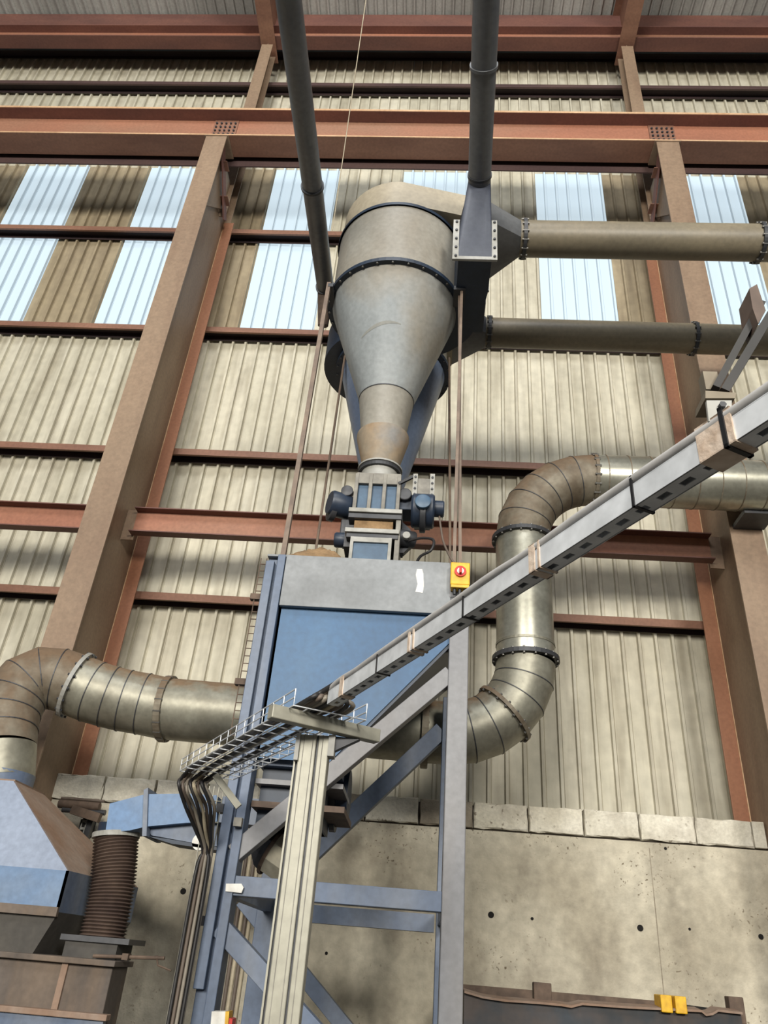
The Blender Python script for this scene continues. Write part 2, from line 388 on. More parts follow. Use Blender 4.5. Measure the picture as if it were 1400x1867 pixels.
# ---- columns
XC = {-3.255: 'left', 2.915: 'right'}
for xc, side in XC.items():
    sgn = 1 if side == 'left' else -1
    t = thing('steel_column', 'tall brown steel column on the %s of the cyclones, carrying the crane girder' % side, 'column', (xc, 6.7, 0), 'steel columns')
    w = 0.148
    put('front_flange', MB().box(xc - w, xc + w, 6.2, 6.222, 0, 11.335), 'column_brown', t, bevel=0.003)
    put('web', MB().box(xc - 0.008, xc + 0.008, 6.222, 7.178, 0, 10.6), 'column_brown', t)
    put('back_flange', MB().box(xc - w, xc + w, 7.178, 7.2, 0, 10.75), 'flange_orange', t, bevel=0.003)
    put('junction_highlight', MB().box(xc + sgn * .008 - .007, xc + sgn * .008 + .007, 7.166, 7.178, 0, 10.7), 'worn_lit_edge', t)  # bright line where web meets flange, a highlight painted as a strip
    # head of the column under the girder: gusset and stiffeners
    g = MB().prism([(xc + sgn * 0.02, 6.222, 11.335), (xc + sgn * 0.02, 6.95, 11.335), (xc + sgn * 0.02, 6.95, 10.75), (xc + sgn * 0.02, 6.222, 9.9)], (sgn * 0.02, 0, 0))
    put('web', g, 'column_brown', t)
    put('bracket', MB().bar((xc + sgn * 0.09, 6.30, 11.25), (xc + sgn * 0.09, 6.98, 10.55), 0.14, 0.02, (1, 0, 0.0)), 'oxide_red', t)
    for q in (0.25, 0.72):
        pz = lerp((xc, 6.30, 11.25), (xc, 6.98, 10.55), q)
        put('stiffener', MB().box(xc - 0.15, xc + 0.15, pz.y - 0.06, pz.y + 0.1, pz.z, pz.z + 0.012), 'girt_brown', t)
    put('cap_plate', MB().box(xc - 0.17, xc + 0.17, 6.19, 6.55, 11.335, 11.35), 'column_brown', t)
    # upper column
    put('upper_flange', MB().box(xc - 0.098, xc + 0.098, 6.95, 6.965, 10.6, 15.2), 'column_brown', t, bevel=0.002)
    put('upper_web', MB().box(xc - 0.006, xc + 0.006, 6.965, 7.185, 10.6, 15.25), 'column_brown', t)
    put('upper_back_flange', MB().box(xc - 0.098, xc + 0.098, 7.185, 7.2, 10.75, 15.25), 'column_brown', t)
    for zz in (4.35, 5.9, 8.2):
        pass
    r = thing('roof_rafter', 'brown roof rafter running from the head of the %s column' % side, 'rafter', (xc, 6.0, 15.25), 'roof rafters')
    put('lower_flange', MB().bar((xc, 7.3, 15.26), (xc, 3.2, 15.55), 0.26, 0.02), 'girt_brown', r)
    put('web', MB().prism([(xc - 0.008, 7.3, 15.27), (xc - 0.008, 3.2, 15.56), (xc - 0.008, 3.2, 16.34), (xc - 0.008, 7.3, 16.34)], (0.016, 0, 0)), 'girt_brown', r)
    put('upper_flange', MB().box(xc - 0.13, xc + 0.13, 3.2, 7.3, 16.34, 16.36), 'girt_brown', r)
# ---- crane girder
t = thing('crane_girder', 'long orange-brown crane runway girder bolted across the column heads', 'girder', (-0.2, 6.37, 11.35))
put('bottom_flange', MB().box(-10, 8, 6.2, 6.53, 11.352, 11.377), 'girt_brown', t, bevel=0.003)
put('web', MB().box(-10, 8, 6.36, 6.376, 11.377, 11.95), 'girder_red', t)
put('flange_edge', MB().box(-10, 8, 6.184, 6.19, 11.952, 11.99), 'worn_lit_edge', t)  # added strips carry the painted highlight along the flange fronts
put('flange_edge', MB().box(-10, 8, 6.194, 6.2, 11.354, 11.377), 'worn_lit_edge', t)
put('top_flange', MB().box(-10, 8, 6.19, 6.54, 11.95, 11.985), 'oxide_red', t, bevel=0.003)
put('crane_rail', MB().box(-10, 8, 6.33, 6.40, 11.985, 12.06), 'steel_dark', t)
put('side_plate', MB().box(-10, 8, 6.60, 6.62, 11.25, 11.95), 'girt_dark', t)
for xc in XC:
    sp = put('splice_plate', MB().box(xc - 0.16, xc + 0.19, 6.345, 6.36, 11.52, 11.94), 'girt_brown', t)
    bb = MB()
    for i in range(5):
        for j in range(4): bb.bolt((xc - 0.12 + i * 0.068, 6.345, 11.60 + j * 0.085), (0, -1, 0), 0.016, 0.02)
    put('bolt_group', bb, 'steel_dark', sp, kind='stuff')
# ---- eaves beam
t = thing('eaves_beam', 'dark red eaves beam under the roof sheeting', 'beam', (-0.2, 6.95, 15.3))
put('bottom_flange', MB().box(-11, 9, 6.88, 7.11, 15.33, 15.35), 'oxide_red', t)
put('web', MB().box(-11, 9, 6.99, 7.0, 15.35, 15.64), 'girder_red', t)
put('top_flange', MB().box(-11, 9, 6.86, 7.13, 15.64, 15.66), 'oxide_red', t)
put('valley_plate', MB().box(-11, 9, 7.02, 7.14, 15.66, 16.36), 'oxide_red', t)
# ---- struts between the columns
for x0, x1, lab in ((-3.13, 2.785, 'orange-red channel strut between the two columns behind the rotary valve'),
                    (-9.2, -3.41, 'orange-red channel strut running off left from the left column')):
    t = thing('wall_strut', lab, 'strut', ((x0 + x1) / 2, 6.7, 5.25), 'channel struts')
    put('web', MB().box(x0, x1, 6.76, 6.77, 5.26, 5.53), 'girder_red', t)
    put('lower_flange', MB().box(x0, x1, 6.66, 6.77, 5.25, 5.262), 'oxide_red', t)
    put('upper_flange', MB().box(x0, x1, 6.66, 6.77, 5.528, 5.54), 'oxide_red', t)
    if x0 > -5:
        put('end_plate', MB().box(x0 - 0.11, x0 + 0.02, 6.77, 6.785, 5.2, 5.56), 'column_brown', t)
        put('end_plate', MB().box(x1 - 0.02, x1 + 0.115, 6.77, 6.785, 5.2, 5.56), 'column_brown', t)

# ---- concrete base wall with its top course of blocks
base = thing('wall_base', 'stained concrete base wall with a course of pale blocks on top', None, (-0.2, 7.2, 0)); base['kind'] = 'structure'
put('concrete_face', MB().box(-3.24, 2.90, 6.9, 7.16, 0, 2.645), 'concrete', base)
put('concrete_face', MB().box(-9.5, -3.27, 6.9, 7.16, 0, 2.86), 'concrete', base)
put('concrete_face', MB().box(2.93, 8.0, 6.9, 7.16, 0, 2.86), 'concrete', base)
put('mortar_bed', MB().box(-3.24, 2.90, 6.93, 7.15, 2.645, 2.66), 'joint', base)
bms = []
for q in range(4):
    random.seed(40 + q); mb = MB()
    L_, H_, D_ = 0.452, 0.208, 0.2
    nx, nz = 6, 3; vs = []
    def jit(e): return V((random.uniform(-1, 1) * e, random.uniform(-0.4, 1) * e, random.uniform(-1, 1) * e))
    loops = []
    for iy, y in enumerate((0.012, 0, 0.2)):
        ins = 0.008 if iy == 0 else (0.0)
        loop = []
        pts = [(L_ * i / nx, 0) for i in range(nx)] + [(L_, H_ * i / nz) for i in range(nz)] + [(L_ - L_ * i / nx, H_) for i in range(nx)] + [(0, H_ - H_ * i / nz) for i in range(nz)]
        for (x, z) in pts:
            e = 0.006
            xx = min(max(x, ins), L_ - ins); zz = min(max(z, ins), H_ - ins)
            loop.append(V((xx, [0, 0.012, D_][iy], zz)) + (jit(e) if iy < 2 else V((0, 0, 0))))
        loops.append(loop)
    mb.loft(loops); me = mb.mesh('concrete_block'); me.materials.append(M['block']); bms.append(me)
x = 0.46 - 8 * 0.466; i = 0
dk = bms[1].copy(); dk.materials.clear(); dk.materials.append(M['block_dark'])
while x < 2.7:
    o = inst('concrete_block', dk if i in (5, 7) else bms[i % 4], base, (x + 0.007, 6.885 + random.uniform(0, .012), 2.66))
    o.rotation_euler = (0, random.uniform(-.008, .008), random.uniform(-.012, .012))
    x += 0.466; i += 1
put('concrete_block', MB().box(2.795, 2.895, 6.89, 7.1, 2.66, 2.868), 'block', base, bevel=0.006)
put('mortar_backing', MB().box(-3.2, 2.9, 6.96, 7.1, 2.66, 2.85), 'joint', base)
for xs_ in (-1.45, .35, 1.92):
    put('form_seam', MB().box(xs_, xs_ + .006, 6.896, 6.902, 0, 2.60), 'block_dark', base)
for px, py, r in ((895, 1668, .024), (1167, 1692, .024), (1387, 1708, .02), (334, 1625, .024), (570, 1597, .02), (970, 1675, .012), (1213, 1547, .012), (595, 1738, .012), (1257, 1694, .01)):
    c = P(px, py, Y=6.9)
    put('tie_hole', MB().ring(c + V((0, -0.001, 0)), (0, 1, 0), 0.0005, r, 0.006, 14), 'hole', base)

# ================================================================== SUPPORT FRAME AND HOPPER
YF, YR = 4.0, 5.38
fr = thing('support_frame', 'blue-grey steel frame of legs and diagonal braces carrying the hopper', 'frame', (-0.38, 4.7, 0))
XL0, XL1, XR0, XR1 = -0.985, -0.877, 0.122, 0.230
HT = 3.676
lg = put('leg', MB().box(XL0 + .006, XL1, YF + .03, YF + .14, 0, HT - .02), 'blue_steel', fr, bevel=0.004)
put('angle_strip', MB().box(XL0, XL0 + 0.05, YF - 0.012, YF + 0.03, 1.45, HT - .05), 'blue_steel', lg, bevel=0.003)
put('angle_strip', MB().box(XL1 - 0.042, XL1 + 0.004, YF - 0.005, YF + 0.03, 0, HT), 'blue_steel', lg, bevel=0.003)
put('leg', MB().box(XR0, XR1, YF, YF + 0.11, 0, 3.50), 'grey_steel', fr, bevel=0.005)
put('leg', MB().box(XL0 - .02, XL1, YR, YR + 0.11, 0, 3.3), 'blue_steel', fr, bevel=0.004)
put('leg', MB().box(XR0 + .012, XR1, YR, YR + 0.11, 0, 3.3), 'blue_steel', fr, bevel=0.004)
cb = put('cross_beam', MB().box(XL1, XR0, YF + .005, YF + .1, 1.835, 1.922), 'blue_steel', fr, bevel=0.003)
put('rating_sticker', MB().prism([P(412, 1611, Y=YF - .013), P(440, 1611, Y=YF - .013), P(444, 1618, Y=YF - .013), P(440, 1628, Y=YF - .013), P(411, 1625, Y=YF - .013)], (0, 0.016, 0)), 'white', cb)
put('cross_beam', MB().box(XL1, XR0, YR + .005, YR + .1, 1.80, 1.90), 'blue_steel', fr)
def brace(px0, px1, Y, th, m, name='diagonal_brace', d=0.08):
    a = P(*px0, Y=Y); b2 = P(*px1, Y=Y)
    put(name, MB().bar(a + V((0, d / 2, 0)), b2 + V((0, d / 2, 0)), th, d, (0, 1, 0)), m, fr, bevel=0.003)
brace((424, 1556), (822, 1226), YF + .012, 0.088, 'grey_steel')
brace((560, 1562), (806, 1330), YR + .02, 0.115, 'blue_steel')
brace((398, 1688), (640, 1960), YF + .012, 0.088, 'blue_steel')
brace((440, 1640), (690, 1950), YR + .02, 0.09, 'blue_steel')
for a, b2 in (((XL0 + .05, YF + .14, 1.88), (XL0 + .05, YR, 1.88)), ((XR0 + .05, YF + .11, 1.88), (XR0 + .05, YR, 1.88))):
    put('side_beam', MB().bar(a, b2, 0.06, 0.08), 'blue_steel', fr)

hp = thing('hopper', 'blue steel hopper with dusty grey rim band under the cyclones', 'hopper', (-0.38, 4.7, 1.95))
XA, XB = -0.868, 0.205
zb = 3.345
put('rim_band', MB().box(XA, XB - .082, YF - 0.004, YF + 0.03, zb, HT), 'band_grey', hp, bevel=0.003)
put('roof_plate', MB().box(XL0, XR1, YF, YR + .1, HT - 0.012, HT), 'band_grey', hp)
mk = P(764, 1037, Y=YF - .006); mk2 = P(764, 1082, Y=YF - .006)
pm = MB().loft([[mk2 + V((-.022, 0, .01)), mk2 + V((.02, 0, 0.005)), mk2 + V((.026, 0, .05)), mk + V((.026, 0, -.03)), mk + V((.018, 0, 0)), mk + V((-.012, 0, -.002)), mk + V((-.018, 0, -.04)), mk2 + V((-.012, 0, .06))],
                [p + V((0, .004, 0)) for p in [mk2 + V((-.022, 0, .01)), mk2 + V((.02, 0, 0.005)), mk2 + V((.026, 0, .05)), mk + V((.026, 0, -.03)), mk + V((.018, 0, 0)), mk + V((-.012, 0, -.002)), mk + V((-.018, 0, -.04)), mk2 + V((-.012, 0, .06))]]])
put('paint_mark', pm, 'white', hp, label='white paint mark')
# front panel: right edge runs diagonally down to the outlet
yb = YF + 0.035
z_cut = P(815, 1168, Y=yb).z
za = P(520, 1385, Y=yb).z
xo = P(600, 1385, Y=yb).x
front = [V((XA, yb, zb + .02)), V((XB - .07, yb, zb + .02)), V((XB - .07, yb, z_cut)), V((xo, yb, za)), V((XA, yb, za))]
put('front_panel', MB().prism(front, (0, 0.01, 0)), 'blue_panel', hp)
back = [V((p.x, YR + .05 if i < 2 else 4.42, p.z)) for i, p in enumerate(front)]
put('rear_panel', MB().prism([back[0], back[1], back[2], V((XA, 4.42, z_cut))], (0, 0.01, 0)).prism([V((XA, 4.42, z_cut)), back[2], back[3], back[4]], (0, 0.01, 0)), 'blue_panel', hp)
put('side_panel', MB().prism([(XA, yb, za), (XA, 4.42, za), (XA, 4.42, z_cut), (XA, YR + .05, zb + .02), (XA, YR + .05, HT - .012), (XA, yb, HT - .012)], (.01, 0, 0)), 'blue_panel', hp)
put('side_panel', MB().prism([(XB - .08, yb, z_cut), (XB - .08, 4.42, z_cut), (XB - .08, YR + .05, zb + .02), (XB - .08, YR + .05, HT - .012), (XB - .08, yb, HT - .012)], (.01, 0, 0)), 'blue_panel', hp)
put('sloping_side', MB().prism([front[2] + V((0, 0.01, 0)), front[3] + V((0, 0.01, 0)), back[3], back[2]], (0.012, 0, -0.012)), 'dark_navy', hp)
# outlet throat with two flanges
put('outlet_throat', MB().box(XA + .02, xo - .02, YF + .16, YF + .5, za - .30, za), 'dark_navy', hp)
put('outlet_flange', MB().box(XA, xo + .05, YF + .10, YF + .55, za - .02, za + .012), 'blue_steel', hp)
put('outlet_flange', MB().box(XA, xo + .08, YF + .10, YF + .55, za - .115, za - .09), 'grey_steel', hp)
put('outlet_flange', MB().box(XA, xo + .10, YF + .08, YF + .57, za - .235, za - .205), 'rust_iron', hp)

# screw conveyor under the outlet with a beige motor
cv = thing('screw_conveyor', 'dark blue screw conveyor body under the hopper outlet', 'conveyor', (-0.5, 4.5, 1.95))
xcv = P(592, 1470, Y=YF + .3).x
put('casing', MB().box(XA + .03, xcv, YF + .2, YF + .5, P(520, 1488, Y=YF + .2).z, za - .30), 'blue_steel', cv, bevel=0.004)
put('lower_rail', MB().box(XA + .03, xcv, YF + .18, YF + .5, P(520, 1496, Y=YF + .2).z - .02, P(520, 1488, Y=YF + .2).z), 'valve_navy', cv)
c0 = P(618, 1450, Y=YF + .55)
put('drive_head', MB().tube([c0 + V((-.10, 0, 0)), c0 + V((.06, 0, 0))], 0.14, 24), 'valve_navy', cv, smooth=40)
put('drive_flange', MB().ring(c0 + V((-.02, 0, -.03)), (1, 0, 0), 0.12, 0.17, 0.03, 24), 'steel_dark', cv)
put('drive_block', MB().box(c0.x - .08, c0.x + .05, c0.y - .1, c0.y + .1, c0.z + .12, c0.z + .22), 'steel_dark', cv, bevel=0.006)
ma = P(492, 1552, Y=YF + .55); mb_ = P(552, 1594, Y=YF + .55)
mt = thing('gear_motor', 'dusty beige gear motor seen through the frame below the hopper', 'motor', (ma.x, ma.y, mb_.z - .1))
d = (mb_ - ma).normalized()
oct_ = []
u = V((0, -1, 0)); w2 = d.cross(u).normalized()
def octo(c, r, k=8): return [c + (u * math.cos(2 * math.pi * (j + .5) / k) + w2 * math.sin(2 * math.pi * (j + .5) / k)) * r for j in range(k)]
put('motor_body', MB().loft([octo(ma, .115), octo(ma + d * .22, .115)]), 'motor_beige', mt)
put('end_bell', MB().loft([octo(ma - d * .10, .05), octo(ma - d * .03, .11), octo(ma - d * .001, .118)]), 'steel_dark', mt)
put('cooling_rib', MB().ring(ma + d * .012, d, .118, .125, .02, 16), 'rust_iron', mt)

# ================================================================== CYCLONES
def scroll(cx, cy, R, z0, z1, x_end, y_in, n=20, inner=None):
    """plan-view scroll: half circle on the left, tangents to the right"""
    pl = []
    for i in range(n + 1):
        a = math.pi / 2 + math.pi * i / n
        pl.append((cx + R * math.cos(a), cy + R * math.sin(a)))
    pl += [(x_end, cy - y_in), (x_end, cy + y_in)]
    return MB().loft([[(x, y, z0) for x, y in pl], [(x, y, z1) for x, y in pl]])
def pipe_bolts(c, axis, r, n, rb=0.011):
    bb = MB(); d = V(axis).normalized(); a = d.cross(V((0, 0, 1)))
    if a.length < 1e-3: a = V((1, 0, 0))
    a.normalize(); e = d.cross(a)
    for i in range(n):
        g = 2 * math.pi * i / n
        q = V(c) + (a * math.cos(g) + e * math.sin(g)) * r
        bb.tube([q - d * 0.028, q + d * 0.028], rb, 6)
    return bb
FX, FY = -0.388, 4.4
cy = thing('cyclone_separator', 'grey cyclone separator nearest the viewer, standing over the rotary valve', 'cyclone', (FX, FY, HT), 'twin cyclone separators')
put('body_cylinder', MB().lathe((FX, FY, 0), [(.515, 6.16), (.515, 6.80)], 64), 'cyclone_paint', cy, smooth=40)
put('lid', MB().lathe((FX, FY, 0), [(.50, 6.86), (.53, 6.80), (.53, 6.83), (.44, 6.86)], 64, False, True), 'dark_navy', cy, smooth=30)
fg = put('body_flange', MB().ring((FX, FY, 6.148), (0, 0, 1), .50, .545, .035, 64), 'dark_navy', cy)
put('bolt_group', pipe_bolts((FX, FY, 6.148), (0, 0, 1), .53, 28, 0.009), 'steel_bolt', fg, kind='stuff')
put('cone', MB().lathe((FX, FY, 0), [(.505, 6.135), (.498, 6.10), (.2056, 5.214)], 64), 'cyclone_cone', cy, smooth=40)
sm_ = MB()
for k in range(13):
    tt = k / 12; a_ = math.radians(-128 + 52 * tt); zz_ = 5.60 + .075 * math.sin(tt * math.pi * .62)
    for dz in (-.012 * math.sin(math.pi * (.12 + .8 * tt)), .016 * math.sin(math.pi * (.12 + .8 * tt))):
        z_ = zz_ + dz; r_ = .2056 + (z_ - 5.214) / (6.10 - 5.214) * (.498 - .2056) + .0012
        sm_.v.append(V((FX + r_ * math.cos(a_), FY + r_ * math.sin(a_), z_)))
for k in range(12): sm_.f.append((2 * k, 2 * k + 2, 2 * k + 3, 2 * k + 1))
put('scuff_mark', sm_, 'scuff', cy, smooth=60)
put('weld_seam', MB().ring((FX, FY, 5.212), (0, 0, 1), .200, .2085, .007, 48), 'steel_dark', cy)
put('lower_cone', MB().lathe((FX, FY, 0), [(.2045, 5.21), (.158, 4.86)], 48), 'cyclone_paint', cy, smooth=40)
put('skirt', MB().lathe((FX, FY, 0), [(.160, 4.895), (.1895, 4.875), (.19, 4.85), (.122, 4.585)], 48), 'skirt_rust', cy, smooth=35)
put('outlet_collar', MB().ring((FX, FY, 4.565), (0, 0, 1), .105, .15, .03, 40), 'steel_dark', cy)
put('outlet_rim', MB().ring((FX, FY, 4.585), (0, 0, 1), .118, .158, .012, 40), 'flange_grey', cy)
# outlet scroll on top, towards the right
put('outlet_scroll', scroll(FX, FY, .50, 6.865, 7.13, 0.34, 0.34), 'scroll_beige', cy, smooth=35)
po = V((0.64, FY + .02, 7.10))
rect = [V((0.34, FY - .34, 6.88)), V((0.34, FY - .34, 7.12)), V((0.34, FY + .34, 7.12)), V((0.34, FY + .34, 6.88))]
def rect_loop(pts, n=6):
    out = []
    for i in range(4):
        for k in range(n): out.append(lerp(pts[i], pts[(i + 1) % 4], k / n))
    return out
def circ_loop(c, r, n=24, start=-3 * math.pi / 4, yd=-1):
    return [c + V((0, math.cos(start - 2 * math.pi * k / n) * r, math.sin(start - 2 * math.pi * k / n) * r)) for k in range(n)]
put('outlet_transition', MB().loft([rect_loop(rect), circ_loop(po, .155)], caps=False), 'pipe_slate', cy, smooth=50)
# tangential inlet with its scroll and bolted flange
IX0, IX1, IZ0, IZ1, IY = 0.100, 0.345, 6.10, 6.50, 3.80
pl = [(IX0, IY), (IX1, IY), (IX1, IY + .30)]
for i in range(1, 9):
    a = i / 8
    ang = -0.25 + a * 1.5
    rr = 0.735 - a * 0.215
    pl.append((FX + rr * math.cos(ang), FY + rr * math.sin(ang)))
pl += [(FX + .45, FY + .1), (FX + .47, FY - .2), (IX0, IY + .25)]
put('inlet_scroll', MB().loft([[(x, y, IZ0) for x, y in pl], [(x, y, IZ1) for x, y in pl]]), 'dark_navy', cy, smooth=30)
fl_ = put('inlet_flange', MB().box(IX0 - .045, IX0 + .003, IY - .012, IY + .008, IZ0 - .02, IZ1 + .02).box(IX1 - .003, IX1 + .04, IY - .012, IY + .008, IZ0 - .02, IZ1 + .02).box(IX0 + .003, IX1 - .003, IY - .012, IY + .008, IZ0 - .02, IZ0 + .012), 'flange_grey', cy)
bb = MB()
for i in range(5):
    for x in (IX0 - .02, IX1 + .02): bb.bolt((x, IY - .012, IZ0 + .01 + i * .095), (0, -1, 0), .010, .012)
put('bolt_group', bb, 'steel_dark', fl_, kind='stuff')
# legs of the cyclone, standing on the hopper roof
a = P(600, 556, Y=4.12); b2 = V((P(518, 1002, Y=4.12).x, 4.12, HT))
put('support_leg', MB().bar(V((b2.x, 4.12, HT)), V((b2.x + .02, 4.12, 6.15)), .035, .03), 'rod_brown', cy)
for px0, px1, w in ((840, 828, .018), (836, 840, .022)):
    q = P(px1, 1015, Y=4.1).x
    put('support_leg', MB().bar((q, 4.1 + (.05 if px1 > 835 else 0), HT), (P(px0, 590, Y=4.1).x, 4.1 + (.05 if px1 > 835 else 0), 6.13), w, .02), 'rod_brown', cy)
put('leg_bracket', MB().box(-.90, -.86, 4.1, 4.32, 6.10, 6.135), 'steel_dark', cy)
put('leg_bracket', MB().box(0.08, .17, 4.08, 4.26, 6.08, 6.12), 'steel_dark', cy)

BX, BY = -0.455, 5.62
cb2 = thing('cyclone_separator', 'rear blue-grey cyclone half hidden behind the front cyclone', 'cyclone', (BX, BY, HT), 'twin cyclone separators')
put('body_cylinder', MB().lathe((BX, BY, 0), [(.52, 6.58), (.52, 7.0)], 64), 'cyclone_paint', cb2, smooth=40)
put('cone', MB().lathe((BX, BY, 0), [(.505, 6.53), (.12, 4.98), (.12, HT)], 64), 'blue_grey_cone', cb2, smooth=40)
fg = put('body_flange', MB().ring((BX, BY, 6.555), (0, 0, 1), .49, .56, .04, 64), 'dark_navy', cb2)
put('bolt_group', pipe_bolts((BX, BY, 6.555), (0, 0, 1), .545, 28, 0.011), 'steel_dark', fg, kind='stuff')
pl = [(BX - .06 + .625 * math.cos(g), BY + .02 + .60 * math.sin(g)) for g in [math.pi * (0.5 + 1.1 * i / 24) for i in range(25)]] + [(BX, BY - .5), (BX + .05, BY), (BX, BY + .5)]
put('inlet_scroll', MB().loft([[(x, y, 6.60) for x, y in pl], [(x, y, 6.98) for x, y in pl]]), 'dark_navy', cb2, smooth=30)
put('outlet_scroll', scroll(BX, BY, .50, 7.005, 7.30, 0.12, 0.34), 'scroll_beige', cb2, smooth=35)
po2 = V((0.44, BY, 7.16))
rect2 = [V((0.12, BY - .34, 7.02)), V((0.12, BY - .34, 7.29)), V((0.12, BY + .34, 7.29)), V((0.12, BY + .34, 7.02))]
put('outlet_transition', MB().loft([rect_loop(rect2), circ_loop(po2, .155)], caps=False), 'pipe_slate', cb2, smooth=50)
q = P(886, 500, Y=5.05)
fr2 = put('inlet_flange', MB().box(q.x, q.x + .03, 5.05, 5.075, q.z - .22, q.z + .22), 'flange_grey', cb2)
put('inlet_duct', MB().box(0.03, q.x, 5.06, 5.45, 6.99, 7.35), 'dark_navy', cb2)
for (x0, y0), (x1, y1) in (((622, 700), (574, 1000)), ((817, 700), (826, 1010))):
    a = P(x0, y0, Y=5.35); b2 = P(x1, y1, Y=5.35)
    put('support_leg', MB().tube([(b2.x, 5.35, HT), (a.x, 5.35, 6.55)], .011, 8), 'rod_brown', cb2)

# ---- clean-air pipes to the right
def pipe_thing(name, label, a, b2, r, m, flanges, seams=()):
    t = thing(name, label, 'pipe', ((a.x + b2.x) / 2, (a.y + b2.y) / 2, min(a.z, b2.z) - r))
    put('pipe_wall', MB().tube([a, b2], r, 40), m, t, smooth=40)
    for f in flanges:
        c = lerp(a, b2, f)
        g = put('flange_ring', MB().ring(c, b2 - a, r, r + .02, .03, 40), 'steel_dark', t)
        put('bolt_group', pipe_bolts(c, b2 - a, r + .012, 14, .009), 'steel_bolt', g, kind='stuff')
    for f in seams:
        put('seam', MB().ring(lerp(a, b2, f), b2 - a, r, r + .003, .008, 40), 'steel_dark', t)
    return t
e1 = P(1470, 441, Y=FY + .02)
pipe_thing('outlet_pipe', 'thick olive pipe running right from the top of the front cyclone', po, V((7.0, FY + .02, P(1390, 442, Y=FY + .02).z + .02)), .155, 'pipe_olive', (.006, (P(1384, 442, Y=FY).x - .64) / 6.36))
pipe_thing('outlet_pipe', 'lower olive pipe running right from the rear cyclone to the hanger', po2, V((7.0, BY, P(1390, 622, Y=BY).z)), .150, 'pipe_olive', (.006, (P(1262, 612, Y=BY).x - .44) / 6.56))
# ---- slanted feed pipes from the roof
top = P(888, -40, D=4.75); bot = V((0.245, IY + .0, 6.9))
fp = thing('feed_pipe', 'grey feed pipe coming down from the roof into the bolted cyclone inlet', 'pipe', (bot.x, bot.y, IZ0))
pb = P(874, 330, Y=IY - .06)
put('pipe_wall', MB().tube([pb, top, pb + (top - pb) * 2.6], .088, 36), 'pipe_slate', fp, smooth=40)
dn = (top - pb).normalized()
sx = V((1, 0, 0)); sy = dn.cross(sx).normalized()
cl = [pb + (sx * math.cos(math.pi * 5 / 4 + 2 * math.pi * k / 24) + sy * math.sin(math.pi * 5 / 4 + 2 * math.pi * k / 24)) * .088 for k in range(24)]
rc = [V((IX0, IY - .012, IZ0 + .012)), V((IX1, IY - .012, IZ0 + .012)), V((IX1, IY - .012, IZ1)), V((IX0, IY - .012, IZ1))]
best = None
rl = rect_loop(rc)
for rev in (False, True):
    for sh in range(24):
        c2 = cl[::-1] if rev else cl
        c2 = c2[sh:] + c2[:sh]
        s_ = sum((a - b2).length for a, b2 in zip(rl, c2))
        if best is None or s_ < best[0]: best = (s_, c2)
put('transition_chute', MB().loft([rl, best[1]], caps=False), 'chute_dark', fp, smooth=50)
for px, py in ((888, 70),):
    pass
g = put('flange_ring', MB().ring(pb + dn * .05, dn, .088, .095, .02, 36), 'steel_dark', fp)
put('flange_ring', MB().ring(lerp(pb, top, .62), dn, .088, .098, .02, 36), 'pipe_slate', fp)
top = P(521, -40, D=4.5); bot = P(594, 530, D=7.35)
fp = thing('feed_pipe', 'grey feed pipe slanting down from the roof to the left of the cyclones', 'pipe', tuple(bot))
put('pipe_wall', MB().tube([bot, top, bot + (top - bot) * 2.2], .082, 36), 'pipe_slate', fp, smooth=40)
dn = (top - bot).normalized()
for f in (.02, .45):
    put('flange_ring', MB().ring(lerp(bot, top, f), dn, .082, .094, .02, 36), 'steel_dark', fp)
put('end_cone', MB().tube([bot, bot - V((0.0, -.12, .35))], [.082, .05], 24), 'rust_iron', fp, smooth=40)

# ---- hanging wire
a = P(670, -20, Y=4.9); b2 = P(606, 420, Y=6.2)
solo('hanging_wire', MB().tube([a + (a - b2) * ((16.40 - a.z) / (a.z - b2.z)), b2], .006, 6), 'cable_beige', 'thin pale wire hanging from the roof above the cyclones', 'wire')

# ================================================================== ROTARY VALVE
vx, vy = FX, 4.4
yv = 4.15
rv = thing('rotary_valve', 'blue and grey rotary valve with side drives between cyclone and hopper', 'valve', (vx, vy, HT))
def vp(px, py, y=yv): return P(px, py, Y=y)
L0, R0 = vp(648, 900).x, vp(726, 900).x
zt, zm, zf = vp(680, 868).z, vp(680, 928).z, vp(680, 943).z
put('inlet_neck', MB().lathe((FX, FY, 0), [(.13, zt - .05), (.13, 4.56)], 40), 'flange_grey', rv, smooth=40)
put('housing', MB().box(L0 + .008, R0 - .008, yv + .03, yv + .5, zm - .02, zt + .01), 'valve_blue', rv, bevel=0.008)
put('housing_top', MB().box(L0 - .005, R0 + .01, yv + .005, yv + .5, zt - .055, zt + .03), 'valve_grey', rv, bevel=0.004)
for i in range(4):
    x = L0 + (R0 - L0) * i / 3
    put('housing_rib', MB().box(x - .012, x + .012, yv, yv + .06, zm - .01, zt + .02), 'valve_grey', rv, bevel=0.002)
put('mid_flange', MB().box(L0 - .03, R0 + .035, yv - .02, yv + .52, zm - .035, zm - .005), 'flange_grey', rv, bevel=0.003)
put('mid_flange', MB().box(L0 - .03, R0 + .035, yv - .01, yv + .52, zm - .075, zm - .04), 'steel_dark', rv, bevel=0.003)
z3 = vp(680, 966).z
put('transition_box', MB().box(L0 + .01, R0 - .02, yv + .02, yv + .5, z3, zm - .075), 'wood_dust', rv, bevel=0.003)
put('lower_flange', MB().box(L0 - .04, R0 + .025, yv - .02, yv + .52, z3 - .03, z3), 'flange_grey', rv, bevel=0.003)
put('lower_flange', MB().box(L0 - .03, R0 + .02, yv - .01, yv + .52, z3 - .065, z3 - .034), 'steel_dark', rv, bevel=0.003)
bx0, bx1 = vp(640, 1000).x, vp(711, 1000).x
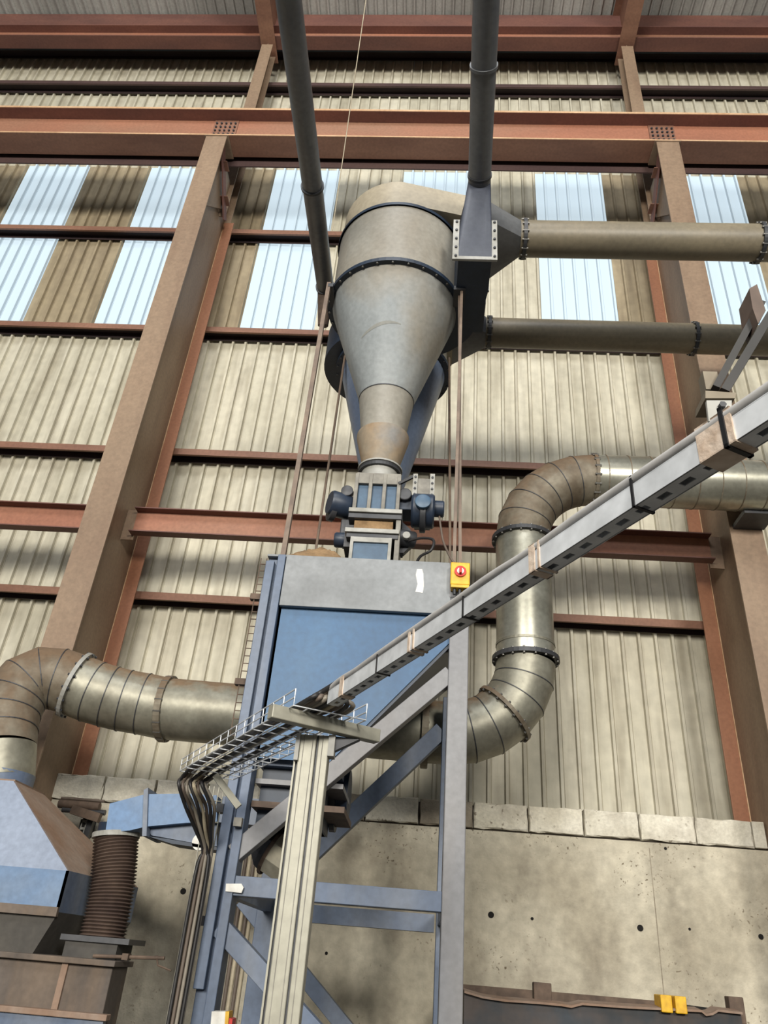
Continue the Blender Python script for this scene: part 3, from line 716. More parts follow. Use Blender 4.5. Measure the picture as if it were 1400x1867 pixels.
put('base_box', MB().box(bx0 + .01, bx1 - .01, yv - .005, yv + .48, HT, z3 - .065), 'valve_blue', rv)
put('base_rib', MB().box(bx0 - .008, bx0 + .012, yv - .02, yv + .02, HT, z3 - .065), 'flange_grey', rv)
put('base_rib', MB().box(bx1 - .012, bx1 + .008, yv - .02, yv + .02, HT, z3 - .065), 'flange_grey', rv)
put('base_rib', MB().box(bx0 + .012, bx1 - .012, yv - .02, yv + .02, z3 - .10, z3 - .066), 'flange_grey', rv)
def drum(name, px, py, r, l, m, ax=(1, 0, 0), y=yv + .1, n=24, parent=None):
    c = vp(px, py, y); a = V(ax).normalized()
    return put(name, MB().tube([c - a * l / 2, c - a * l * .42, c + a * l * .42, c + a * l / 2], [r * .9, r, r, r * .9], n), m, parent or rv, smooth=35)
# left bearing and motor
put('bearing_bracket', MB().box(vp(626, 890).x, L0, yv + .06, yv + .2, vp(640, 905).z, vp(640, 886).z), 'valve_grey', rv, bevel=0.006)
drum('bearing', 633, 896, .04, .03, 'steel_dark', (0, 1, 0), yv + .045)
drum('side_motor', 622, 922, .085, .17, 'valve_navy', (1, 0.5, 0))
drum('motor_cap', 605, 932, .07, .04, 'steel_dark', (1, 0.5, 0))
put('motor_foot', MB().box(vp(618, 945).x, L0 + .02, yv + .1, yv + .3, vp(640, 962).z, vp(640, 932).z), 'steel_dark', rv, bevel=0.008)
drum('lower_bearing', 624, 985, .05, .10, 'valve_navy', (1, 0, 0))
put('side_plate', MB().box(vp(628, 960).x, L0 + .01, yv + .05, yv + .35, vp(640, 990).z, vp(640, 950).z), 'steel_dark', rv)
# right bearing and gear drive
put('bearing_bracket', MB().box(R0, vp(752, 900).x, yv + .06, yv + .22, vp(740, 920).z, vp(740, 892).z), 'valve_navy', rv, bevel=0.006)
drum('bearing', 738, 903, .045, .04, 'steel_dark', (0, 1, 0), yv + .045)
put('tension_arm', MB().bar(vp(727, 882), vp(756, 868), .018, .018), 'tie_black', rv)
cx0, cx1 = vp(755, 900).x, vp(788, 900).x
put('gear_case', MB().box(cx0 + .005, cx1 - .005, yv, yv + .3, vp(770, 925).z, vp(770, 872).z), 'valve_grey', rv, bevel=0.004)
put('gear_case_strip', MB().box(cx0 - .012, cx0 + .018, yv - .014, yv + .1, vp(758, 917).z, vp(758, 866).z), 'flange_grey', rv)
put('gear_case_strip', MB().box(cx1 - .018, cx1 + .012, yv - .014, yv + .1, vp(786, 917).z, vp(786, 866).z), 'flange_grey', rv)
bb = MB()
for i in range(5):
    for x in (cx0 + .003, cx1 - .003): bb.bolt((x, yv - .014, vp(758, 914).z + i * .045), (0, -1, 0), .008, .008)
put('bolt_group', bb, 'steel_dark', rv, kind='stuff')
drum('gear_drum', 771, 932, .115, .15, 'valve_navy', (1, 0, 0), yv + .06, 28)
drum('gear_rim', 771, 938, .122, .04, 'steel_dark', (1, 0, 0), yv + .06, 28)
drum('gear_boss', 771, 915, .05, .03, 'valve_blue', (0, 1, 0), yv - .07, 20)
drum('drive_motor', 797, 928, .055, .09, 'valve_navy', (1, 0, 0), yv + .05)
drum('motor_cap', 803, 930, .04, .04, 'steel_dark', (1, 0, 0), yv + .05)
# lower right slide gate
put('gate_frame', MB().box(R0 + .0, R0 + .03, yv + .0, yv + .3, HT + .02, zm - .02), 'valve_grey', rv)
put('gate_foot', MB().box(R0 - .03, R0 + .07, yv + .0, yv + .12, HT + .03, HT + .045), 'valve_grey', rv)
drum('gate_actuator', 740, 982, .055, .12, 'steel_dark', (1, 0.3, 0), yv + .1)
drum('gate_boss', 741, 977, .025, .03, 'flange_grey', (0, 1, 0), yv + .03)
put('gate_bracket', MB().prism([vp(727, 945, yv + .12), vp(748, 965, yv + .12), vp(754, 990, yv + .12), vp(735, 1008, yv + .12), vp(727, 1008, yv + .12)], (0, .05, 0)), 'steel_dark', rv)
put('air_hose', MB().tube(smooth_path([vp(745, 986, yv + .05), vp(770, 981, yv), vp(790, 985, yv - .05), vp(786, 1003, yv - .08), vp(765, 1016, yv - .04), V((vp(755, 1018).x, yv + .02, HT + .012))]), .009, 8), 'cable_black', rv, smooth=60)
pts = [vp(801, 942, yv + .05), vp(804, 965, yv), vp(809, 990, yv - .05), vp(822, 1018, YF - .02), vp(830, 1028, YF - .03)]
solo('motor_cable', MB().tube(smooth_path(pts), .007, 8), 'cable_brown', 'thin cable hanging from the valve drive to the yellow switch', 'cable', smooth=60)

# dust heap on the hopper roof
random.seed(3)
mb = MB(); n = 28; m_ = 8; xs0, xs1 = P(517, 1010, Y=4.1).x, P(634, 1010, Y=4.1).x
for j in range(m_ + 1):
    for i in range(n + 1):
        u_ = i / n; w_ = j / m_
        hgt = (math.sin(math.pi * min(1, u_ * 1.02)) ** 0.7) * math.sin(math.pi * w_) ** 0.6 * 0.15 * (0.6 + 0.6 * u_)
        mb.v.append(V((xs0 + (xs1 - xs0) * u_, YF + .0 + .42 * w_, HT + hgt * (1 + random.uniform(-.12, .12)) - .001)))
for j in range(m_):
    for i in range(n):
        k = j * (n + 1) + i; mb.f.append((k, k + 1, k + n + 2, k + n + 1))
solo('dust_heap', mb, 'wood_dust', 'heap of brown wood dust lying on the hopper roof', 'dust', smooth=60)

# ---- yellow isolator switch on the right leg
sw = thing('isolator_switch', 'yellow isolator box with red rotary switch at the top of the right leg', 'switch', tuple(P(838, 1070, Y=YF - .03)))
a = P(821, 1065, Y=YF - .07); b2 = P(857, 1026, Y=YF - .07)
put('box', MB().box(a.x, b2.x, YF - .07, YF - .005, a.z, b2.z), 'yellow', sw, bevel=0.006)
put('lower_strip', MB().box(a.x + .004, b2.x - .004, YF - .068, YF - .01, a.z - .016, a.z), 'yellow', sw)
c = (a + b2) / 2 + V((0, 0, .01))
put('dial', MB().tube([c, c + V((0, -.012, 0))], .034, 24), 'red', sw, smooth=30)
put('dial_ring', MB().tube([c + V((0, -.012, 0)), c + V((0, -.016, 0))], .020, 20), 'white', sw, smooth=30)
put('knob', MB().obox(c + V((0, -.025, -.002)), (V((1, 0, 0)), V((0, 1, 0)), V((0, 0, 1))), (.007, .012, .019)), 'red', sw, bevel=0.002)
for dx in (-.03, .0, .03):
    put('cable_gland', MB().tube([(c.x + dx, YF - .04, a.z - .016), (c.x + dx, YF - .04, a.z - .05)], .010, 10), 'steel_dark', sw)
put('back_plate', MB().box(a.x - .004, b2.x + .004, YF - .006, YF, a.z - .05, b2.z + .01), 'grey_steel', sw)

# ================================================================== BENT EXTRACTION DUCT
YD = 5.86; RD = 0.235
dt = thing('extraction_duct', 'bent galvanised extraction duct snaking behind the hopper', 'duct', (0, YD, 2.4))
def ang_path(c, r, a0, a1, e1_, e2_, n):
    return [c + (e1_ * math.cos(a0 + (a1 - a0) * i / n) + e2_ * math.sin(a0 + (a1 - a0) * i / n)) * r for i in range(n + 1)]
EX, EZ = V((1, 0, 0)), V((0, 0, 1))
zh = P(1095, 876, Y=YD).z; xv = P(955, 1080, Y=YD).x; zl = P(848, 1338, Y=YD).z
def straight(a, b2, m, name='duct_section', r=RD, seams=0):
    o = put(name, MB().tube([a, b2], r, 40, caps=False), m, dt, smooth=40)
    for i in range(seams):
        put('seam', MB().ring(lerp(a, b2, (i + .5) / seams), b2 - a, r - .002, r + .004, .008, 40), 'galv_dirty', o)
    return o
def gores(path, m, name='elbow_gore', r=RD):
    for i in range(len(path) - 1):
        a, b2 = path[i], path[i + 1]
        k = len(path) - 1
        da = (path[min(i + 1, k)] - path[max(i - 1, 0)]).normalized(); db = (path[min(i + 2, k)] - path[i]).normalized()
        o = put(name, gore(a, b2, da, db, r), m, dt, smooth=40)
        if i: put('seam', MB().ring(a, da, r - .004, r + .005, .007, 40), 'steel_dark', o)
def gore(a, b2, da, db, r, n=40):
    d = (b2 - a).normalized(); e = V((0, 1, 0)); e = (e - d * e.dot(d)).normalized(); g = d.cross(e); vs = []
    for c, nn in ((a, da), (b2, db)):
        for j in range(n):
            t = 2 * math.pi * j / n; o = (e * math.cos(t) + g * math.sin(t)) * r
            s_ = -(o.dot(nn)) / d.dot(nn); vs.append(c + o + d * s_)
    return MB().add(vs, [(j, (j + 1) % n, n + (j + 1) % n, n + j) for j in range(n)])
def flange(c, ax, m='steel_dark', w=.035, t=.035, r=RD, bolts=18):
    o = put('flange_ring', MB().ring(c, ax, r - .004, r + w, t, 40), m, dt)
    put('bolt_group', pipe_bolts(c, ax, r + w * .6, bolts, .010), 'steel_bolt' if m != 'flange_grey' else 'steel_dark', o, kind='stuff')
# upper elbow (gores), right straight
R1 = 0.66
c1 = V((xv + R1, YD, zh - R1))
straight(V((7.0, YD, zh + .03)), V((xv + R1, YD, zh)), 'galv_bright', seams=28)
gores(ang_path(c1, R1, math.pi / 2, math.pi, EX, EZ, 6), 'galv_dirty')
flange(V((xv + R1, YD, zh)), EX, 'galv_dirty', .012, .03)
flange(V((xv, YD, zh - R1 - .015)), EZ)
R2 = 0.60
z2 = zl + R2
straight(V((xv, YD, zh - R1)), V((xv, YD, z2)), 'galv_bright')
put('seam', MB().ring((xv, YD, z2 + .14), EZ, RD - .002, RD + .005, .02, 40), 'galv', dt)
flange(V((xv, YD, z2 + .02)), EZ)
c2 = V((xv - R2, YD, z2))
path = ang_path(c2, R2, 0, -math.pi / 2, EX, EZ, 6)
gores(path, 'galv')
dmid = (path[4] - path[2]).normalized()
flange(path[3], dmid, 'galv_dirty', .03, .03)
# straight run left behind the frame
xl = P(300, 1290, Y=YD - .05).x
A = V((xv - R2, YD, zl)); B = V((P(775, 1335, Y=YD).x, YD, zl)); Cc = P(305, 1292, Y=YD - .03)
straight(A, B, 'galv'); flange(B, EX, 'galv_dirty', .04, .05)
straight(B, Cc, 'galv', seams=1)
flange(Cc, EX, 'galv_dirty', .02, .05)
# left: gently bent run to the white-clamped elbow, then down
Dd = P(140, 1249, Y=YD - .18)
pth = [Cc, P(262, 1283, Y=YD - .06), P(228, 1277, Y=YD - .09), P(200, 1270, Y=YD - .12), P(170, 1261, Y=YD - .15), Dd]
gores(pth, 'galv')
flange(Dd, (pth[-1] - pth[-2]), 'flange_grey', .028, .03, bolts=16)
pth2 = [Dd, P(108, 1238, Y=YD - .21), P(76, 1236, Y=YD - .25), P(47, 1249, Y=YD - .29), P(26, 1273, Y=YD - .33), P(13, 1303, Y=YD - .36), P(6, 1334, Y=YD - .39), P(3, 1364, Y=YD - .4)]
gores(pth2, 'galv_dirty')
bt = P(-2, 1425, Y=YD - .4)
straight(pth2[-1], V((bt.x, bt.y, bt.z)), 'galv')
put('collar', MB().tube([V((bt.x, bt.y, bt.z + .06)), V((bt.x, bt.y, bt.z - .03))], RD * .98, 36), 'blue_steel', dt, smooth=40)
HOODTOP = V((bt.x, bt.y, bt.z - .03))
# hanger arm of the right column carrying the duct
hg = thing('duct_hanger', 'dark steel hanger under the duct on the right column', 'bracket', tuple(P(1385, 970, Y=6.1)))
a = P(1372, 950, Y=6.12); b2 = P(1425, 880, Y=6.12)
put('arm', MB().bar(a, b2, .05, .05), 'steel_dark', hg)
put('saddle', MB().box(a.x - .16, a.x + .12, 5.9, 6.19, a.z - .05, a.z - .01), 'steel_dark', hg)

# ================================================================== LEFT: HOOD, MACHINE, HOSE, BLUE CHUTE
YH = 5.05
hd = thing('dust_hood', 'pale blue pyramid hood with rusty edge at the lower left', 'hood', (-2.9, 5.4, 1.6))
def hpx(px, py, y): return P(px, py, Y=y)
zt_ = HOODTOP.z
z_e = P(155, 1590, Y=YH).z; xe = P(155, 1590, Y=YH).x          # eave corner, front right
z_b = P(130, 1665, Y=YH).z
xw = xe - 1.7; yk = 6.1
cxh, cyh = bt.x, bt.y
tp = [V((cxh - .24, cyh - .24, zt_)), V((cxh + .24, cyh - .24, zt_)), V((cxh + .24, cyh + .24, zt_)), V((cxh - .24, cyh + .24, zt_))]
ev = [V((xw, YH, z_e)), V((xe - .10, YH, z_e)), V((xe, yk, z_e)), V((xw, yk, z_e))]
ev2 = [V((p.x, p.y, z_b)) for p in ev]
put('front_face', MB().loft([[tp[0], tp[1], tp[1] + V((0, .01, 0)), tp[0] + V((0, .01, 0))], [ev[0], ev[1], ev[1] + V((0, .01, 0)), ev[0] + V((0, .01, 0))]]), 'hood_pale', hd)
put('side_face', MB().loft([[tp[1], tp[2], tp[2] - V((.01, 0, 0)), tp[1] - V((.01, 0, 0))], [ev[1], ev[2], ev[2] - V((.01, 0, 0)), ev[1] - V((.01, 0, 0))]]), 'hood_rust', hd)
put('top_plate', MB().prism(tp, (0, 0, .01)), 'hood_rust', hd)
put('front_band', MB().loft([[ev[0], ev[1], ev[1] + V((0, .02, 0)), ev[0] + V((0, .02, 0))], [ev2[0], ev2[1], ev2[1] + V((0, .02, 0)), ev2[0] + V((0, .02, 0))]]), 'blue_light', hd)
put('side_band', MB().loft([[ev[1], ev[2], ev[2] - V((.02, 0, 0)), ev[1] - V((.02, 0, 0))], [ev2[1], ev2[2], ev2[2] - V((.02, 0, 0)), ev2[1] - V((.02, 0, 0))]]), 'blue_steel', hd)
put('eave_rail', MB().bar(ev2[0] + V((0, -.01, 0)), ev2[1] + V((0, -.01, 0)), .03, .05), 'machine_dirty', hd)
lo = [V((p.x + (.03 if i in (0, 3) else -.12), p.y + (.04 if i < 2 else -.04), P(80, 1752, Y=YH).z)) for i, p in enumerate(ev2)]
put('canvas_skirt', MB().loft([ev2, lo], caps=False), 'canvas_dark', hd)
mc = thing('machine_casing', 'dirty brown machine casing under the hood at the lower left edge', 'machine', (-2.6, 5.4, 0))
zm_ = P(80, 1752, Y=5.0).z; xm = P(200, 1790, Y=5.0).x
put('casing', MB().box(xw, xm, 5.0, 5.27, 0, zm_), 'machine_dirty', mc, bevel=0.006)
put('top_rim', MB().box(xw, xm + .02, 4.96, 5.30, zm_, zm_ + .03), 'machine_dirty', mc, bevel=0.004)
zz = P(150, 1845, Y=4.98).z
put('lower_rim', MB().box(xw, xm + .05, 4.93, 5.0, zz - .03, zz), 'hood_rust', mc, bevel=0.004)
put('lower_casing', MB().box(xw, xm + .03, 4.95, 5.0, 0, zz - .03), 'blue_steel', mc)
put('corner_rib', MB().box(P(105, 1790, Y=4.985).x, P(110, 1790, Y=4.985).x + .02, 4.985, 5.0, zz, zm_), 'hood_rust', mc)

# flexible hose
hs = thing('flexible_hose', 'brown ribbed flexible hose between the blue chute and the machine', 'hose', tuple(P(190, 1705, Y=5.25)))
ha = P(212, 1522, Y=5.25); hb = P(186, 1712, Y=5.25)
pts, rs = [], []
nr = 30; mbh = MB()
for i in range(nr * 4 + 1):
    t_ = i / (nr * 4)
    c = lerp(ha, hb, t_) + V((math.sin(t_ * math.pi) * .02, 0, 0))
    pts.append(c); rs.append(.132 + .010 * math.sin(2 * math.pi * i / 4))
put('ribbed_tube', mbh.tube(pts, rs, 32), 'hose_brown', hs, smooth=70)
put('hose_clamp', MB().ring(lerp(ha, hb, .01), hb - ha, .13, .15, .03, 32), 'flange_grey', hs)
put('base_flange', MB().box(hb.x - .2, hb.x + .22, 5.1, 5.42, hb.z - .02, hb.z + .01), 'steel_dark', hs)
put('base_box', MB().box(hb.x - .17, hb.x + .15, 5.12, 5.40, zm_ + .03, hb.z - .02), 'canvas_dark', hs)
q0 = P(170, 1743, Y=5.08); q1 = P(300, 1747, Y=5.08)
lv = solo('damper_rod', MB().tube([q0, q1], .010, 8).tube([P(285, 1742, Y=5.08), P(288, 1760, Y=5.08), P(312, 1770, Y=5.08)], .006, 6).box(P(226, 1740, Y=5.08).x, P(237, 1740, Y=5.08).x, 5.05, 5.11, P(226, 1750, Y=5.08).z, P(226, 1738, Y=5.08).z),
          'rust_iron', 'rusty damper rod sticking out right of the hose foot', 'rod')

# blue chute feeding the hose
YB_ = 5.12
bl = thing('blue_chute', 'light blue sheet-metal chute between the flexible hose and the frame', 'chute', tuple(P(290, 1530, Y=YB_)))
def poly(pxs, y, dy, m, name, par=bl):
    return put(name, MB().prism([P(px, py, Y=y) for px, py in pxs], (0, dy, 0)), m, par)
poly([(200, 1465), (264, 1448), (262, 1508), (236, 1514), (192, 1518)], YB_, .26, 'blue_light', 'outlet_head')
poly([(268, 1448), (345, 1447), (395, 1450), (395, 1498), (340, 1500), (266, 1507)], YB_ - .01, .26, 'blue_light', 'front_body')
poly([(262, 1440), (270, 1436), (267, 1524), (259, 1524)], YB_ - .03, .32, 'blue_steel', 'joint_flange')
poly([(268, 1509), (340, 1502), (395, 1500), (395, 1543), (370, 1540), (315, 1530), (276, 1523)], YB_ + .05, .18, 'blue_steel', 'lower_body')
poly([(268, 1524), (315, 1531), (372, 1541), (395, 1544), (395, 1550), (312, 1538)], YB_ + .03, .2, 'dark_navy', 'bottom_lip')
c = P(364, 1535, Y=YB_ + .03)
put('inspection_cap', MB().tube([c, c + V((0, .03, 0))], .05, 20), 'white', bl, smooth=30)
c = P(216, 1519, Y=5.25)
put('neck', MB().tube([ha + V((0, 0, -.02)), ha + V((.0, 0, .06))], .125, 28), 'valve_navy', bl, smooth=40)
put('rear_body', MB().box(P(395, 1500, Y=YB_).x, -0.80, YB_ + .02, YB_ + .2, P(395, 1498, Y=YB_).z, P(395, 1450, Y=YB_).z), 'blue_steel', bl)

# pipe bracket on the base wall at the left
br = thing('pipe_bracket', 'grey-brown pipes on a strut bracket against the blocks at the left', 'bracket', tuple(P(140, 1500, Y=6.8)))
for i, (a, b2, r) in enumerate((((112, 1455), (190, 1461), .012), ((108, 1465), (182, 1471), .035), ((114, 1476), (192, 1482), .022))):
    put('pipe', MB().tube([P(*a, Y=6.72), P(*b2, Y=6.72)], r, 12), ('cable_brown', 'rust_iron', 'steel_dark')[i], br, smooth=40)
put('arm', MB().bar(P(132, 1476, Y=6.66), P(182, 1492, Y=6.66), .06, .07), 'rust_iron', br)
c = P(160, 1500, Y=6.84)
put('wall_plate', MB().box(c.x - .05, c.x + .05, 6.80, 6.90, c.z - .1, c.z + .02), 'steel_dark', br)
sp_ = put('strut_post', MB().bar(P(167, 1488, Y=6.78), P(144, 1560, Y=6.78), .07, .05, (0, 1, 0)), 'steel_dark', br)
st = MB()
for i in range(6): 
    c = lerp(P(156, 1492, Y=6.75), P(136, 1556, Y=6.75), i / 5); st.box(c.x - .012, c.x + .012, 6.745, 6.752, c.z - .012, c.z + .02)
put('slotted_face', MB().bar(P(157, 1490, Y=6.76), P(135, 1560, Y=6.76), .045, .01, (0, 1, 0)), 'flange_grey', sp_)
put('slot_group', st, 'hole', sp_, kind='stuff')

# ================================================================== FOREGROUND: POST, STRUT TRAY, CABLES
zc = P(580, 1340, Y=2.6).z
ps = thing('profile_post', 'tall grooved aluminium profile post with a cross arm in front', 'post', (-0.36, 2.6, 0))
xp0, xp1 = -0.420, -0.318
put('profile_face', MB().box(xp0, xp0 + .058, 2.60, 2.66, 0, zc), 'alu', ps, bevel=0.003)
put('profile_face', MB().box(xp0 + .064, xp1, 2.60, 2.66, 0, zc), 'alu', ps, bevel=0.003)
put('profile_groove', MB().box(xp0 + .058, xp0 + .064, 2.608, 2.65, 0, zc), 'steel_dark', ps)
for gx in (.014, .044, .078):
    put('face_line', MB().box(xp0 + gx, xp0 + gx + .0022, 2.5985, 2.602, 0, zc), 'valve_grey', ps)
put('side_groove', MB().box(xp0 - .008, xp0, 2.62, 2.65, 0, zc - .08), 'steel_dark', ps)
put('side_face', MB().box(xp0 - .014, xp0 - .008, 2.612, 2.66, 0, zc - .08), 'alu', ps)
ca = P(492, 1300, Z=zc + .02); cb3 = P(688, 1346, Z=zc + .02)
put('cross_arm', MB().bar(ca + V((0, 0, .005)), cb3 + V((0, 0, .005)), .04, .045), 'alu', ps, bevel=0.003)
put('joint_bracket', MB().box(xp0 - .012, xp0 + .002, 2.588, 2.64, zc - .09, zc), 'flange_grey', ps)
put('joint_bracket', MB().box(xp1 - .002, xp1 + .02, 2.588, 2.64, zc - .07, zc), 'flange_grey', ps)
put('joint_plate', MB().prism([(xp1, 2.6, zc), (xp1 + .10, 2.62, zc), (xp1, 2.6, zc - .06)], (0, .03, 0)), 'steel_dark', ps)

zs = zc + .05
sa = P(596, 1284, Z=zs); sb = P(1440, 739, Z=zs); sb = sb + (sb - sa).normalized() * .45
sd = (sb - sa).normalized(); sn = V((0, 0, 1)).cross(sd).normalized()     # sn: towards the far side
if sn.y < 0: sn = -sn
tr = thing('cable_strut', 'slotted galvanised channel carrying cables across the foreground', 'cable tray', tuple(lerp(sa, sb, .5)))
Lg = (sb - sa).length; SWd = .041; SH = .043
def along(s_, off=0, h=0): return sa + sd * s_ + sn * off + V((0, 0, h))
AX = (sd, sn, V((0, 0, 1)))
put('side_web', MB().obox(along(Lg / 2, .0015, SH / 2), AX, (Lg / 2, .0015, SH / 2)), 'zinc', tr)
put('side_web', MB().obox(along(Lg / 2, SWd - .0015, SH / 2), AX, (Lg / 2, .0015, SH / 2)), 'zinc', tr)
ub = MB()
ub.obox(along(Lg / 2, .0075, .001), AX, (Lg / 2, .006, .001)); ub.obox(along(Lg / 2, SWd - .0075, .001), AX, (Lg / 2, .006, .001))
s_ = .01
while s_ < Lg:
    ub.obox(along(s_, SWd / 2, .001), AX, (.013, .0070, .001)); s_ += .052
put('slotted_base', ub, 'zinc', tr)
put('lip', MB().obox(along(Lg / 2, .006, SH), AX, (Lg / 2, .006, .0012)), 'zinc', tr)
put('lip', MB().obox(along(Lg / 2, SWd - .006, SH), AX, (Lg / 2, .006, .0012)), 'zinc', tr)
def strap(s_, w, m, name, th=.0025, top=.016):
    o = MB()
    o.obox(along(s_, -th / 2, SH / 2 + top / 2), AX, (w / 2, th / 2, SH / 2 + top / 2 + th))
    o.obox(along(s_, SWd + th / 2, SH / 2 + top / 2), AX, (w / 2, th / 2, SH / 2 + top / 2 + th))
    o.obox(along(s_, SWd / 2, -th / 2), AX, (w / 2, SWd / 2 + th, th / 2))
    o.obox(along(s_, SWd / 2, SH + top + th / 2), AX, (w / 2, SWd / 2 + th, th / 2))
    put(name, o, m, tr)
def s_at(px, py): return (P(px, py, Z=zs) - sa).dot(sd)
for px, py in ((682, 1225), (838, 1122), (1150, 920)): strap(s_at(px, py), .006, 'tie_black', 'cable_tie')
for px, py, w in ((622, 1268, .03), (742, 1187, .012), (750, 1182, .008), (975, 1043, .02), (988, 1035, .006)): strap(s_at(px, py), w, 'tape', 'tape_wrap')
strap(s_at(1312, 824), .07, 'tape', 'tape_wrap', .003, .018)
strap(s_at(1330, 812), .008, 'tie_black', 'cable_tie', .006, .021)
random.seed(11)
for i, (off, h, r, m_, lab) in enumerate(((.005, .013, .0085, 'cable_grey', 'grey cable lying along the near edge of the slotted channel'),
                                       (.021, .011, .0075, 'cable_black', 'black cable lying along the middle of the slotted channel'),
                                       (.036, .012, .008, 'cable_beige', 'beige cable lying along the far edge of the slotted channel'))):
    pts = [P(560 - 8 * i, 1300 + 4 * i, Z=zc + .065)] + [along(.05 + (Lg - .05) * k / 14, off + random.uniform(-.002, .002), SH + h + random.uniform(-.001, .004)) for k in range(15)]
    solo('tray_cable', MB().tube(smooth_path(pts, 5), r, 10), m_, lab, 'cable', 'cables on the slotted channel', smooth=60)

# hanger that holds the channel, upper right
hk = thing('tray_hanger', 'dark forked steel hanger holding the slotted channel at the upper right', 'hanger', tuple(along(s_at(1330, 812), 0, SH)))
hc = along(s_at(1322, 818), .02, SH + .02)
Yh = hc.y
put('foot_plate', MB().prism([P(1288, 730, Y=Yh), P(1334, 730, Y=Yh), P(1334, 762, Y=Yh), P(1292, 768, Y=Yh)], (0, .006, 0)), 'flange_grey', hk)
put('bolt_head', MB().bolt(P(1315, 742, Y=Yh), (0, -1, 0), .006, .008), 'steel_dark', hk)
put('foot_angle', MB().prism([P(1286, 712, Y=Yh), P(1342, 716, Y=Yh), P(1340, 726, Y=Yh), P(1286, 726, Y=Yh)], (0, .05, 0)), 'galv_dirty', hk)
put('fork_bar', MB().bar(P(1302, 712, Y=Yh + .03), P(1386, 556, Y=Yh + .03), .012, .022, (0, 1, 0)), 'hanger_dark', hk)
put('fork_bar', MB().bar(P(1318, 718, Y=Yh + .01), P(1412, 562, Y=Yh + .01), .014, .022, (0, 1, 0)), 'hanger_dark', hk)
put('end_lug', MB().prism([P(1366, 526, Y=Yh + .0), P(1380, 518, Y=Yh + .0), P(1396, 566, Y=Yh), P(1382, 590, Y=Yh), P(1372, 562, Y=Yh)], (0, .05, 0)), 'lug_brown', hk)
put('clevis', MB().obox(P(1293, 702, Y=Yh + .05), (V((1, 0, 0)), V((0, 1, 0)), V((0, 0, 1))), (.012, .012, .02)), 'galv_dirty', hk)

# wire basket tray running back from the post
wt = thing('wire_basket', 'galvanised wire basket tray running back from the post to the left leg', 'cable tray', (-0.7, 3.0, zc + .02))
zk = zc + .045
nl, nr_ = P(530, 1285, Z=zk), P(672, 1314, Z=zk)
fl2, fr3 = P(312, 1402, Z=zk + .01), P(440, 1425, Z=zk + .01)
fdir = ((fl2 + fr3) / 2 - (nl + nr_) / 2)
nl = (nl + nr_) / 2 - (nr_ - nl).normalized() * .13; nr2 = nl + (P(672, 1314, Z=zk) - P(530, 1285, Z=zk)).normalized() * .26
nw = MB(); H = .055; wd_ = (nr2 - nl)
def bk(s_, k): return nl + fdir * s_ + wd_ * k
for k in (0, .2, .4, .6, .8, 1): nw.tube([bk(0, k), bk(1, k)], .0025, 6)
for k in (0, 1):
    for h in (H / 2, H): nw.tube([bk(0, k) + EZ * h, bk(1, k) + EZ * h], .0025, 6)
for i in range(15):
    s_ = i / 14
    nw.tube([bk(s_, 0) + EZ * H, bk(s_, 0), bk(s_, 1), bk(s_, 1) + EZ * H], .0025, 6)
put('wire_mesh', nw, 'zinc', wt)
put('end_bracket', MB().bar(bk(.93, .55) - EZ * .012, bk(.93, .55) + V((.13, .02, -.14)), .03, .03), 'alu', wt)
put('bracket_plate', MB().box(-0.915, -.875, 3.95, 3.986, zk - .17, zk - .13), 'valve_grey', wt)
random.seed(5)
cabs = ['cable_black', 'cable_brown', 'cable_taupe', 'cable_black', 'cable_beige', 'cable_brown', 'cable_black', 'cable_taupe']
dropx = [P(368 + 2.2 * i, 1540, Y=3.93) for i in range(8)]
for i in range(8):
    k = .12 + i * .085
    p0 = P(628 - i * 7, 1268 + i * 4, Z=zs + .05)
    near = bk(-.02, k + .02) + EZ * .02
    pts = [along(.03, .01 + .003 * i, SH + .02 + .003 * (i % 3)), lerp(along(0, .02, SH), near, .55) + EZ * .012, near] + \
          [bk(s_, k + random.uniform(-.02, .02)) + EZ * (.014 + .010 * (i % 3)) for s_ in (.2, .4, .6, .8, .95)]
    e = dropx[i]
    o_ = (i - 3.5)
    xz = -1.052 + .0185 * (i % 4); yz = 3.93 + .02 * (i // 4)
    pts += [bk(1.03, k * .8) + EZ * -.02, P(326 + 7 * i, 1430 + 5 * (i % 3), Y=3.62 + .02 * (i % 4)), P(338 + 7.5 * i, 1470, Y=3.72 + .02 * (i % 3)), P(356 + 4.5 * i, 1512, Y=3.84 + .02 * (i % 2)), P(370 + 2.2 * i, 1552, Y=yz),
            V((xz, yz, P(370, 1600, Y=yz).z)), V((xz, yz, 1.2)), V((xz, yz, 0.02))]
    solo('basket_cable', MB().tube(smooth_path(pts, 5), .0085, 8), cabs[i], ('black', 'brown', 'grey', 'black', 'beige', 'brown', 'black', 'grey')[i] + ' cable in the wire basket, %s from the left side of the basket' % ('first', 'second', 'third', 'fourth', 'fifth', 'sixth', 'seventh', 'eighth')[i], 'cable', 'cables in the wire basket', smooth=60)

